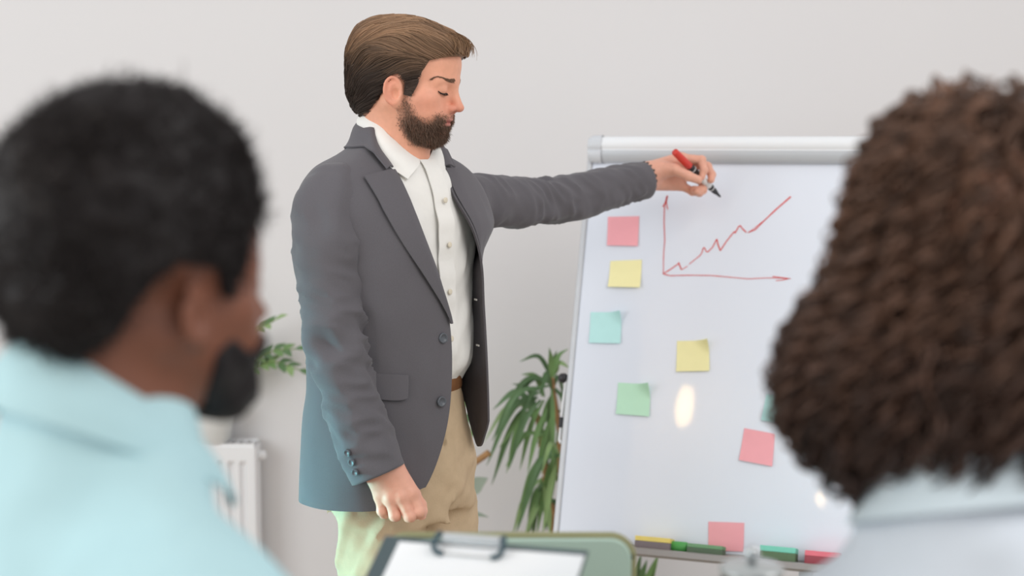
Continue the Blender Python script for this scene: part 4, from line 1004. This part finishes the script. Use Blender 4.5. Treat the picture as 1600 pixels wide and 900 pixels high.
# ---- hair
HREG = [(-0.16, 0.22), (0.14, 0.22), (0.14, 0.068), (0.096, 0.064), (0.074, 0.055), (0.054, 0.044), (0.048, 0.026), (0.044, 0.006), (0.038, -0.022), (0.024, -0.022), (0.020, -0.002), (0.006, 0.012), (-0.012, 0.004), (-0.020, -0.028), (-0.040, -0.060), (-0.058, -0.086), (-0.16, -0.090)]
def hair_vol(q):
    m = q.copy()
    d = ell(m, (-0.013, 0, 0.032), (0.097, 0.080, 0.074))
    d = smin(d, ell(m, (0.000, 0.004, 0.054), (0.084, 0.070, 0.050)), 0.03)
    d = smin(d, ell(m, (0.066, 0.000, 0.072), (0.028, 0.048, 0.024)), 0.03)
    d = smin(d, ell(m, (-0.052, 0, -0.018), (0.056, 0.066, 0.066)), 0.03)
    d = smin(d, ell(m, (-0.070, 0, 0.045), (0.042, 0.06, 0.05)), 0.03)
    s = head_sdf(q, ears=False) - 0.005
    return smin(d, s, 0.008)
def hairs(P):
    q = HF.l(P); d = hair_vol(q)
    fl_ = np.stack([q[:, 0] * 16 + q[:, 2] * 10, q[:, 1] * 60, q[:, 2] * 90 - q[:, 0] * 45], -1)
    d = d + 0.0026 + 0.0022 * vnoise(fl_) + 0.0010 * vnoise(fl_ * 2.3)
    return smax(d, poly2(q[:, 0], q[:, 2], HREG), 0.005)
hb = MB(); hvv = add_sdf(hb, hairs, HF.o + V(-.16, -.13, -.13), HF.o + V(.16, .13, .16), 0.0026, 0)
def hair_w(P): return hair_vol(HF.l(P))
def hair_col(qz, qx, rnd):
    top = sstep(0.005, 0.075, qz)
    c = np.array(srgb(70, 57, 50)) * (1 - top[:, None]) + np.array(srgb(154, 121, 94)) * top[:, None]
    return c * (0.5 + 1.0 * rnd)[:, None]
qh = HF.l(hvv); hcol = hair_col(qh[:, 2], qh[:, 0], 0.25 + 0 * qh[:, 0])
# hairs combed from the hairline over the crown and down the back
n = 8500
ql_ = HF.l(hvv); rim_ = np.where((ql_[:, 0] > 0.026) & (poly2(ql_[:, 0], ql_[:, 2], HREG) > -0.007))[0]
P0 = project(hair_w, np.vstack([hvv[RNG.integers(0, len(hvv), n)], hvv[RNG.choice(rim_, 1700)]]) + RNG.normal(0, 0.001, (n + 1700, 3)), 0.0, 2); q0 = HF.l(P0); ok = poly2(q0[:, 0], q0[:, 2], HREG) < 0.0012
P0 = P0[ok]; n = len(P0); ear_ = None
rnd = np.clip(0.5 + 0.55 * vnoise(HF.l(P0) * np.array([18, 60, 60], np.float32)) + RNG.normal(0, 0.18, n), 0, 1.1)   # locks of one tone
M_ = 13; path = np.zeros((n, M_, 3), np.float32); p = P0.astype(np.float32)
off = (0.0 + 0.0030 * RNG.random(n) ** 2 + 0.0016 * vnoise(HF.l(P0) * np.array([10, 50, 50], np.float32)))
ln = 0.0044 * (0.6 + 0.8 * RNG.random(n))
for k in range(M_):
    path[:, k] = p; q = HF.l(p)
    hi_ = sstep(0.0, 0.07, q[:, 2]); bk_ = sstep(0.05, -0.075, q[:, 0])
    wv = vnoise(q * np.array([20, 36, 36], np.float32) + 3); w2 = vnoise(q * np.array([45, 20, 45], np.float32) + 13)
    dz = 0.20 - 0.95 * bk_ - 0.25 * (1 - hi_) * (1 - bk_) + 0.55 * wv + 0.25 * w2
    dl = np.stack([-1.0 + 0.55 * bk_ * (1 - hi_), np.sign(q[:, 1]) * 0.12 + 0.3 * wv, dz], 1); dl /= np.linalg.norm(dl, axis=1, keepdims=True)
    pn = p + (dl @ HF.R).astype(np.float32) * ln[:, None]
    pn = project(hair_w, pn, off * (1 - 0.6 * k / M_), 1); qn = HF.l(pn)
    ins = poly2(qn[:, 0], qn[:, 2], HREG) < 0.001
    p = np.where(ins[:, None], pn, p + (RNG.normal(0, 0.0001, (n, 3))).astype(np.float32))
qz = HF.l(P0)
sv, sf = strands(path, np.linspace(0.0006, 0.0003, M_)); hb.add(sv, sf)
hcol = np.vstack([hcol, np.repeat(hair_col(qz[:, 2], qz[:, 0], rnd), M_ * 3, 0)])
# the forelock that falls forward over the brow, and flyaways
n = 1100; y0 = RNG.uniform(-0.045, 0.045, n); st_p = np.stack([RNG.uniform(0.060, 0.090, n), y0, RNG.uniform(0.086, 0.105, n)], 1)
p = project(hair_w, HF.w(st_p), 0.0, 4); path = np.zeros((n, 10, 3), np.float32); L_ = RNG.uniform(0.0012, 0.0040, n) * (1 + 0.7 * (RNG.random(n) > 0.85)); cu = RNG.uniform(0.2, 1.0, n)
for k in range(10):
    path[:, k] = p; t = k / 9
    dl = np.stack([0.9 - 1.9 * t * cu, 0.25 * np.sin(y0 * 90 + t * 3), 0.1 - 1.3 * t + 0 * cu], 1); p = p + ((dl @ HF.R) * L_[:, None]).astype(np.float32)
    p = p + grad(head_d, p) * np.clip(0.004 - head_d(p), 0, 1)[:, None]
sv, sf = strands(path, np.linspace(0.0005, 0.0002, 10)); hb.add(sv, sf)
hcol = np.vstack([hcol, np.repeat(np.array(srgb(148, 116, 88)) * (0.6 + 0.8 * RNG.random(n))[:, None], 30, 0)])
tag(hb.build('hair', HAIRB, pres, True, T, col=hcol), 'swept back brown hair')
# ---- beard
n = 12500; roots = np.stack([RNG.uniform(-0.01, 0.112, n), RNG.uniform(-0.075, 0.075, n), RNG.uniform(-0.112, -0.012, n)], 1)
P0 = project(head_world, HF.w(roots), 0.0, 5); q0 = HF.l(P0)
bd = poly2(q0[:, 0], q0[:, 2], BEARD); lip = (np.abs(q0[:, 2] + 0.0565) < 0.007) & (np.abs(q0[:, 1]) < 0.020) & (q0[:, 0] > 0.078)
ok = (bd < 0.002) & ~lip & (RNG.random(n) < sstep(0.003, -0.014, bd) * 0.9 + 0.1); P0 = P0[ok]; q0 = q0[ok]; bd = bd[ok]; n = len(P0)
g = grad(head_world, P0); dens = sstep(0.0, -0.014, bd) * (0.35 + 0.65 * sstep(-0.045, -0.075, q0[:, 2]))
dl = np.stack([0.35 + 0 * bd, 0.12 * np.sign(q0[:, 1]), -0.9 + 0 * bd], 1) @ HF.R + RNG.normal(0, 0.42, (n, 3))
Lb = 0.0022 + 0.0052 * dens; t = np.arange(4) / 3
pts = P0[:, None] + g[:, None] * (Lb[:, None] * 0.75 * np.sin(t * 1.6))[..., None] * 0.8 + dl[:, None] * (Lb[:, None] * t ** 1.3 * 0.8)[..., None]
bb = MB(); bb.add(*strands(pts, np.array([0.00032, 0.00032, 0.00026, 0.00012])))
bc = (np.array(srgb(150, 120, 102)) * (1 - 0.42 * dens)[:, None]) * (0.5 + 1.0 * RNG.random(n))[:, None]
tag(bb.build('beard', HAIRB, pres, True, T, col=np.repeat(bc, 12, 0)), 'short dark brown beard')
# ---- bracelet of dark beads
bc_ = A1(1004.5, 279, -0.012); axb = unit(spath2[-1] - spath2[-8]); e1 = unit(V(0, 0, 1) - axb * axb[2]); e2 = np.cross(axb, e1)
br = MB()
for k in range(18):
    a = 2 * np.pi * k / 18; c = bc_ + axb * 0.008 + e1 * math.cos(a) * 0.0335 + e2 * math.sin(a) * 0.0325
    br.lathe([(0.0045 * math.sin(x_), -0.0045 * math.cos(x_)) for x_ in np.linspace(0.05, math.pi - 0.05, 7)], c, axb, 10)
br.build('bracelet', mat('dark_beads', srgb(64, 48, 42), 0.35, 0.2, 200), pres, True, T)
# ---- the marker in the hand
m0 = at(1054, 237, 3.105); m1 = at(1126, 308, 3.205); max_ = unit(m1 - m0); ML = np.linalg.norm(m1 - m0)
mk_ = thing('marker', (m0 + m1) / 2, 'red capped black marker held by the presenter in front of the board', 'marker')
mb0 = (m0 + m1) / 2
r = 0.0088
MB().lathe([(0, 0), (r * 0.82, 0.0), (r * 0.9, 0.002), (r * 0.98, ML * 0.31), (r * 0.9, ML * 0.315), (0, ML * 0.315)], m0, max_, 24).build('cap', mat('red_plastic', srgb(216, 62, 52), 0.4, 0.03, 40), mk_, True, mb0)
mbod = MB().lathe([(0, ML * 0.315), (r * 0.95, ML * 0.315), (r, ML * 0.33), (r, ML * 0.37), (r * 0.86, ML * 0.385), (r * 0.86, ML * 0.80), (r * 0.78, ML * 0.81), (r * 0.70, ML * 0.87), (r * 0.42, ML * 0.92), (r * 0.36, ML * 0.96), (0, ML * 0.96)], m0, max_, 24).build('barrel', M['black'], mk_, True, mb0)
MB().lathe([(r * 0.3, ML * 0.955), (r * 0.26, ML * 0.985), (0.0005, ML)], m0, max_, 14).build('nib', M['black'], mk_, True, mb0)
LBL = mat('marker_label', srgb(226, 226, 226), 0.5, 0.45, 500, stretch=(1, 1, 1))
MB().lathe([(r * 0.86, ML * 0.54), (r * 0.885, ML * 0.542), (r * 0.885, ML * 0.745), (r * 0.86, ML * 0.747)], m0, max_, 24).build('printed_band', LBL, mbod, True, mb0)
for q_ in (0.375, 0.79):
    MB().lathe([(r * 0.86, ML * q_), (r * 1.01 if q_ < 0.5 else r * 0.885, ML * (q_ + 0.002)), (r * 1.01 if q_ < 0.5 else r * 0.885, ML * (q_ + 0.012)), (r * 0.8, ML * (q_ + 0.014))], m0, max_, 24).build('ring', mat('pale_ring', srgb(214, 214, 214), 0.4), mbod, True, mb0)

# ================================================================== the two listeners in the foreground
def stool(C, label):
    t = thing('bar_stool', V(C[0], C[1], 0), label, 'stool', 'stools of the listeners'); b = V(C[0], C[1], 0)
    MB().lathe([(0, 0.70), (0.15, 0.70), (0.17, 0.71), (0.175, 0.73), (0.165, 0.752), (0, 0.756)], b, (0, 0, 1), 36).build('seat', mat('stool_cushion', srgb(90, 92, 96), 0.7, 0.05, 40), t, True, b)
    MB().tube([b + V(0, 0, 0.02), b + V(0, 0, 0.71)], 0.025, 16).build('pole', M['alu'], t, True, b)
    MB().lathe([(0, 0), (0.20, 0), (0.20, 0.008), (0.05, 0.022), (0.03, 0.03), (0, 0.03)], b, (0, 0, 1), 36).build('base', M['alu'], t, True, b)
    th = np.linspace(0, 2 * np.pi, 33); MB().tube(np.stack([b[0] + 0.14 * np.cos(th), b[1] + 0.14 * np.sin(th), np.full(33, 0.28)], 1), 0.010, 10, False).build('footrest', M['alu'], t, True, b)
def seated_lower(q):
    d = ell(q, (0.0, 0, 0.86), (0.13, 0.17, 0.11))
    for sg in (-1, 1):
        d = smin(d, cone(q, (0.02, sg * 0.09, 0.83), (0.26, sg * 0.11, 0.80), 0.075, 0.058), 0.04)
        d = smin(d, cone(q, (0.26, sg * 0.11, 0.80), (0.20, sg * 0.10, 0.36), 0.056, 0.042), 0.02)
    return d
def listener(label, C, yaw, HFx, neck_b, sh_r, sh_l, skin, shirt_mat, skin_col, trouser_col, hair_name, lift=0.03):
    base = V(C[0], C[1], 0); fr = Fr(base, yaw); t = thing('person', base, label, 'person')
    mid = (np.asarray(sh_r) + np.asarray(sh_l)) / 2; el_r = sh_r + fr.R[0] * 0.10 - V(0, 0, 0.25) + fr.R[1] * -0.03; el_l = sh_l + fr.R[0] * 0.10 - V(0, 0, 0.25) + fr.R[1] * 0.03
    wr_r = el_r + fr.R[0] * 0.22 + fr.R[1] * 0.04 - V(0, 0, 0.03); wr_l = el_l + fr.R[0] * 0.20 - fr.R[1] * 0.08 - V(0, 0, 0.03)
    def shirt_f(P):
        q = fr.l(P)
        d = cone(P, neck_b - V(0, 0, lift), mid - V(0, 0, 0.05), 0.066, 0.085)
        d = smin(d, cone(P, neck_b - V(0, 0, lift - 0.01), sh_r, 0.050, 0.066), 0.06); d = smin(d, cone(P, neck_b - V(0, 0, lift - 0.01), sh_l, 0.050, 0.066), 0.06)
        d = smin(d, cone(P, sh_r, sh_l, 0.072, 0.072), 0.05)
        ql = P - mid.astype(np.float32); d = smin(d, ell(fr.l(P - mid.astype(np.float32) + base.astype(np.float32)), (0.01, 0, -0.12), (0.12, 0.175, 0.19)), 0.05)
        d = smin(d, ell(q, (0.0, 0, 0.93), (0.125, 0.155, 0.14)), 0.08)
        for a, b, c_ in ((sh_r, el_r, wr_r), (sh_l, el_l, wr_l)):
            d = smin(d, cone(P, a, b, 0.062, 0.048), 0.03); d = smin(d, cone(P, b, c_, 0.046, 0.036), 0.02)
        return d + 0.006 * vnoise(P * 13) + 0.003 * vnoise(P * 29)
    m = MB(); add_sdf(m, shirt_f, np.minimum(base + V(-.42, -.42, 0.8), neck_b - 0.4), V(base[0] + .46, base[1] + .46, neck_b[2] + 0.045), 0.0085, 1)
    sh_ = m.build('shirt', shirt_mat, t, True, base)
    m = MB(); add_sdf(m, lambda P: seated_lower(fr.l(P)), base + V(-.4, -.4, 0.30), base + V(.4, .4, 0.99), 0.012, 1)
    m.build('trousers', mat('trouser_cloth', trouser_col, 0.85, 0.05, 40), t, True, base)
    # body: head, neck, torso core, hands and feet in one surface set
    nt = HFx.w(V(-0.030, 0, -0.04))
    def head_f(P):
        d = head_sdf(HFx.l(P)); d = smin(d, cone(P, neck_b - V(0, 0, 0.03), nt, 0.060, 0.054), 0.03); return smin(d, cone(P, neck_b - V(0, 0, 0.12), neck_b, 0.07, 0.06), 0.04)
    b = MB(); hv_ = add_sdf(b, head_f, np.minimum(HFx.o, neck_b) + V(-.15, -.15, -.17), HFx.o + V(.15, .15, .13), 0.0045, 1)
    for wr, sg, e in ((wr_r, 1, el_r), (wr_l, -1, el_l)):
        d1 = unit(wr - e); side = fr.R[1] * sg
        def hand_f(P):
            d = cone(P, e * 0.4 + wr * 0.6, wr, 0.030, 0.026); d = smin(d, cone(P, wr, wr + d1 * 0.07, 0.027, 0.03), 0.02)
            f = None
            for k in range(4):
                o = wr + d1 * 0.075 + side * (0.028 - 0.019 * k); c_ = finger(P, [o, o + d1 * 0.04 - V(0, 0, 0.008), o + d1 * 0.055 - V(0, 0, 0.03), o + d1 * 0.04 - V(0, 0, 0.045)], 0.0105, 0.008, None); f = c_ if f is None else smin(f, c_, 0.001)
            d = smin(d, f, 0.005); th = wr + d1 * 0.03 + side * 0.03
            return smin(d, finger(P, [th, th + d1 * 0.03 + side * 0.015 - V(0, 0, 0.01), th + d1 * 0.055 + side * 0.01 - V(0, 0, 0.025)], 0.0125, 0.009, None), 0.006)
        lo = np.minimum(wr, wr + d1 * 0.16) - 0.08; hi = np.maximum(wr, wr + d1 * 0.16) + 0.08
        add_sdf(b, hand_f, lo, hi, 0.005, 1)
    def core(P):
        q = fr.l(P); d = cone(P, neck_b - V(0, 0, 0.08), base + V(0, 0, 0.90), 0.06, 0.10)
        for a, b_, c_ in ((sh_r, el_r, wr_r), (sh_l, el_l, wr_l)):
            d = smin(d, cone(P, neck_b - V(0, 0, 0.10), a, 0.05, 0.045), 0.03); d = smin(d, cone(P, a, b_, 0.045, 0.036), 0.03); d = smin(d, cone(P, b_, c_, 0.034, 0.026), 0.02)
        d = smin(d, cone(q, (0, 0, 0.9), (0, 0, 0.85), 0.1, 0.1), 0.03)
        for sg in (-1, 1):
            d = smin(d, cone(q, (0.02, sg * 0.09, 0.83), (0.26, sg * 0.11, 0.80), 0.055, 0.045), 0.03); d = smin(d, cone(q, (0.26, sg * 0.11, 0.80), (0.20, sg * 0.10, 0.40), 0.045, 0.034), 0.02); d = smin(d, cone(q, (0.20, sg * 0.10, 0.42), (0.19, sg * 0.10, 0.33), 0.034, 0.032), 0.02); d = smin(d, cone(q, (0.18, sg * 0.10, 0.325), (0.30, sg * 0.11, 0.31), 0.034, 0.028), 0.02)
        return d
    add_sdf(b, core, base + V(-.4, -.4, 0.26), V(base[0] + .4, base[1] + .4, neck_b[2] - 0.03), 0.014, 1)
    n = sum(len(x) for x in b.v); cl = np.tile(np.array(skin_col), (n, 1))
    q = HFx.l(np.vstack(b.v)); dark = sstep(0.004, -0.010, poly2(q[:, 0], q[:, 2], BEARD))
    bo = b.build('body', skin, t, True, base, col=cl)
    return t, base, fr, head_f, sh_

# ---- the man on the left
C1 = V(-0.352, 1.06, 0); H1 = Fr(at(226, 437, 1.13), math.radians(42), math.radians(4))
nb1 = at(158, 668, 1.115); shr1 = at(305, 1015, 1.00); shl1 = at(-100, 990, 1.24)
PALE = mat('pale_aqua_cotton', srgb(180, 214, 221), 0.85, 0.02, 30, 0.12, 60, spec=0.2)
t1, b1, f1, hf1, sh1 = listener('seated man with short black hair and a pale aqua shirt, seen from behind', C1, math.radians(48), H1, nb1, shr1, shl1, M['skin_dark'], PALE, srgb(124, 78, 60), srgb(52, 58, 72), 'hair', 0.012)
# shirt collar: a band round the neck that slopes down to the throat
cc1 = at(162, 622, 1.118); fwd = f1.R[0]; lef = f1.R[1]
G = np.zeros((64, 9, 3))
for i, a in enumerate(np.linspace(0.30, 2 * np.pi - 0.30, 64)):
    fr_ = math.cos(a); rr = 0.062
    top = cc1 + fwd * (rr * fr_ - 0.004) + lef * rr * math.sin(a) * 1.0 + V(0, 0, 0.012 - 0.040 * fr_)
    bot = cc1 + fwd * ((rr + 0.020) * fr_ + 0.012 * max(0, fr_)) + lef * (rr + 0.020) * math.sin(a) + V(0, 0, -0.044 - 0.046 * fr_ - 0.020 * max(0, fr_) ** 2)
    for j, c_ in enumerate(np.linspace(0, 1, 9)):
        p = top * (1 - c_) + bot * c_; G[i, j] = p + unit(fwd * fr_ + lef * math.sin(a) + V(0, 0, 0.3)) * (0.006 * math.sin(math.pi * c_) + 0.012 * c_)
MB().sheet(G, 0.003).build('collar', PALE, sh1, True, b1)
HREG1 = [(-0.2, 0.3), (0.2, 0.3), (0.2, 0.052), (0.078, 0.060), (0.060, 0.040), (0.052, 0.010), (0.040, -0.012), (0.030, -0.006), (0.024, 0.014), (-0.018, 0.018), (-0.042, -0.010), (-0.058, -0.045), (-0.075, -0.070), (-0.2, -0.085)]
def hv1(q):
    d = ell(q, (-0.022, 0, 0.048), (0.106, 0.092, 0.096)); d = smin(d, ell(q, (-0.004, 0, 0.092), (0.074, 0.074, 0.062)), 0.03)
    d = smin(d, ell(q, (-0.055, 0, -0.005), (0.056, 0.076, 0.066)), 0.03)
    return smin(d, head_sdf(q, ears=False) - 0.006, 0.01)
def hair1(P):
    q = H1.l(P); d = hv1(q) + 0.004 * vnoise(q * 60) + 0.0025 * vnoise(q * 130)
    return smax(d, poly2(q[:, 0], q[:, 2], HREG1), 0.008)
HB = mat('black_hair', srgb(30, 26, 26), 0.6, 0, 30, tint=True, spec=0.3)
hb1 = MB(); v1 = add_sdf(hb1, hair1, H1.o + V(-.16, -.16, -.13), H1.o + V(.16, .16, .18), 0.0035, 0)
n = 14000; roots = np.stack([RNG.uniform(-.13, .1, n), RNG.uniform(-.1, .1, n), RNG.uniform(-.08, .15, n)], 1)
hw1 = lambda P: hv1(H1.l(P))
P0 = project(hw1, H1.w(roots), 0.0, 4); q0 = H1.l(P0); ok = poly2(q0[:, 0], q0[:, 2], HREG1) < 0.0; P0 = P0[ok]; n = len(P0); g = grad(hw1, P0)
dl = g * 0.8 + RNG.normal(0, 0.55, (n, 3)); d2 = RNG.normal(0, 0.6, (n, 3)); tt = np.linspace(0, 1, 5)[None, :, None]
hb1.add(*strands(P0[:, None] + (dl[:, None] * tt + d2[:, None] * tt ** 2 - dl[:, None] * 0.5 * tt ** 3) * 0.008, np.array([.0005, .0005, .00045, .0004, .0003])))
cl = np.tile(np.array(srgb(31, 27, 28)), (len(v1), 1)); cs = np.array(srgb(40, 34, 34)) * (0.5 + 1.0 * RNG.random(n))[:, None]
tag(hb1.build('hair', HB, t1, True, b1, col=np.vstack([cl, np.repeat(cs, 15, 0)])), 'short curly black hair')
# full chin beard
BEARD1 = [(0.046, -0.010), (0.034, -0.010), (0.020, -0.050), (0.026, -0.085), (0.050, -0.13), (0.14, -0.13), (0.14, -0.038), (0.088, -0.038), (0.070, -0.052), (0.052, -0.046)]
def beard1(P):
    q = H1.l(P); d = head_sdf(q, ears=False) - 0.004; d = smin(d, ell(q, (0.070, 0, -0.088), (0.034, 0.036, 0.030)), 0.012) + 0.003 * vnoise(q * 90)
    return smax(d, poly2(q[:, 0], q[:, 2], [(0.046, -0.040), (0.030, -0.055), (0.034, -0.085), (0.050, -0.13), (0.14, -0.13), (0.14, -0.040), (0.088, -0.040), (0.070, -0.056)]), 0.006)
bb1 = MB(); vb = add_sdf(bb1, beard1, H1.o + V(-.12, -.12, -.15), H1.o + V(.13, .14, -.02), 0.004, 0)
tag(bb1.build('beard', HB, t1, True, b1, col=np.tile(np.array(srgb(28, 24, 26)), (len(vb), 1))), 'black beard')
stool(C1, 'round grey bar stool under the seated man in the aqua shirt')

# ---- the woman on the right
C2 = V(0.40, 1.10, 0); H2 = Fr(at(1480, 405, 1.20), math.radians(105), math.radians(6))
nb2 = at(1500, 770, 1.16); shl2 = at(1345, 1030, 1.20); shr2 = at(1790, 1010, 1.08)
LBLUE = mat('pale_blue_cotton', srgb(214, 222, 232), 0.85, 0.02, 30, 0.12, 60, spec=0.2)
t2, b2, f2, hf2, sh2 = listener('woman with voluminous curly brown hair and a pale blue top, seen from behind', C2, math.radians(105), H2, nb2, shr2, shl2, M['skin_dark'], LBLUE, srgb(150, 104, 82), srgb(60, 60, 70), 'hair')
G = np.zeros((48, 6, 3)); ccw = nb2 + V(0, 0, 0.0)
for i, a in enumerate(np.linspace(0.25, 2 * np.pi - 0.25, 48)):
    for j, c_ in enumerate(np.linspace(0, 1, 6)):
        rr = 0.068 + 0.022 * c_; G[i, j] = ccw + f2.R[0] * rr * math.cos(a) + f2.R[1] * rr * math.sin(a) + V(0, 0, 0.030 - 0.048 * c_ - 0.03 * math.cos(a))
MB().sheet(G, 0.003).build('collar', mat('aqua_collar', srgb(206, 220, 228), 0.85), sh2, True, b2)
def hv2(P):
    q = (P - H2.o.astype(np.float32))
    d = ell(q, (0.030, 0, 0.030), (0.110, 0.112, 0.120)); d = smin(d, ell(q, (0.014, 0, -0.110), (0.154, 0.130, 0.118)), 0.07)
    return d
def hair2(P): return hv2(P) + 0.022 + 0.006 * vnoise(P * 45)
hb2 = MB(); v2 = add_sdf(hb2, hair2, H2.o + V(-.2, -.2, -.26), H2.o + V(.2, .2, .2), 0.006, 0)
n = 1600; dr_ = RNG.normal(0, 1, (n, 3)); dr_ /= np.linalg.norm(dr_, axis=1, keepdims=True); dr_[:, 2] = np.where(dr_[:, 2] < -0.75, -dr_[:, 2], dr_[:, 2])
st = H2.o + V(0, 0, -0.03) + dr_ * np.array([.11, .11, .14]); offc = RNG.uniform(-0.024, 0.004, n) + 0.005 * (RNG.random(n) > 0.93)
p = project(hv2, st, 0.0, 4); p = p + grad(hv2, p) * offc[:, None]
Mh = 44; path = np.zeros((n, Mh, 3)); Lc2 = RNG.uniform(0.06, 0.15, n) / Mh; wob = RNG.uniform(0, 6.28, n)
for k in range(Mh):
    path[:, k] = p; g = grad(hv2, p); dn_ = np.stack([0.12 * np.sin(wob + k * 0.09), 0.12 * np.cos(wob * 1.7 + k * 0.07), -np.ones(n)], 1); dn_ = dn_ - g * (dn_ * g).sum(1)[:, None] * 0.92
    dn_ /= np.linalg.norm(dn_, axis=1, keepdims=True) + 1e-6; p = p + dn_ * Lc2[:, None]; dd = hv2(p); p = p - g * (0.4 * (dd - offc))[:, None]
    p[:, 2] = np.maximum(p[:, 2], H2.o[2] - 0.240 + 0.022 * np.sin(wob * 3))
ph = RNG.uniform(0, 6.28, n)[:, None] + np.cumsum(np.full((n, Mh), 1.0) * RNG.uniform(0.32, 0.55, n)[:, None], 1); rh = (RNG.uniform(0.004, 0.009, n)[:, None] * np.minimum(1, np.arange(Mh) / 6 + 0.3)[None])
tg = np.gradient(path, axis=1); tg /= np.linalg.norm(tg, axis=2, keepdims=True) + 1e-9; n1 = np.cross(tg, np.array([0.3, 0.5, 0.2])); n1 /= np.linalg.norm(n1, axis=2, keepdims=True) + 1e-9; n2 = np.cross(tg, n1)
hel = path + rh[..., None] * (np.cos(ph)[..., None] * n1 + np.sin(ph)[..., None] * n2)
KS = 3; jit = RNG.normal(0, 0.0022, (n, KS, 1, 3)) + RNG.normal(0, 0.0007, (n, KS, Mh, 3)).cumsum(2) * 0.35
hel = (hel[:, None] + jit).reshape(n * KS, Mh, 3)
hb2.add(*strands(hel, np.linspace(0.0016, 0.0008, Mh), 3))
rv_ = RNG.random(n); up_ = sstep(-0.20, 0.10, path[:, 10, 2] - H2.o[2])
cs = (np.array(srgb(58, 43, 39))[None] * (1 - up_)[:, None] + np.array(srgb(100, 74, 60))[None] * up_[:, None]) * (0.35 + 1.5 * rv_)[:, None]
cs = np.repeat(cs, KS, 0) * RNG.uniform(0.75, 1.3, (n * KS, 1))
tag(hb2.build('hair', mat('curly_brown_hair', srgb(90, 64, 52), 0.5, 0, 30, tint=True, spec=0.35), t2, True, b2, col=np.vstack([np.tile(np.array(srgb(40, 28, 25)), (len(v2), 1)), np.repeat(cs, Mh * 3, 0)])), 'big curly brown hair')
stool(C2, 'round grey bar stool under the woman with curly hair')
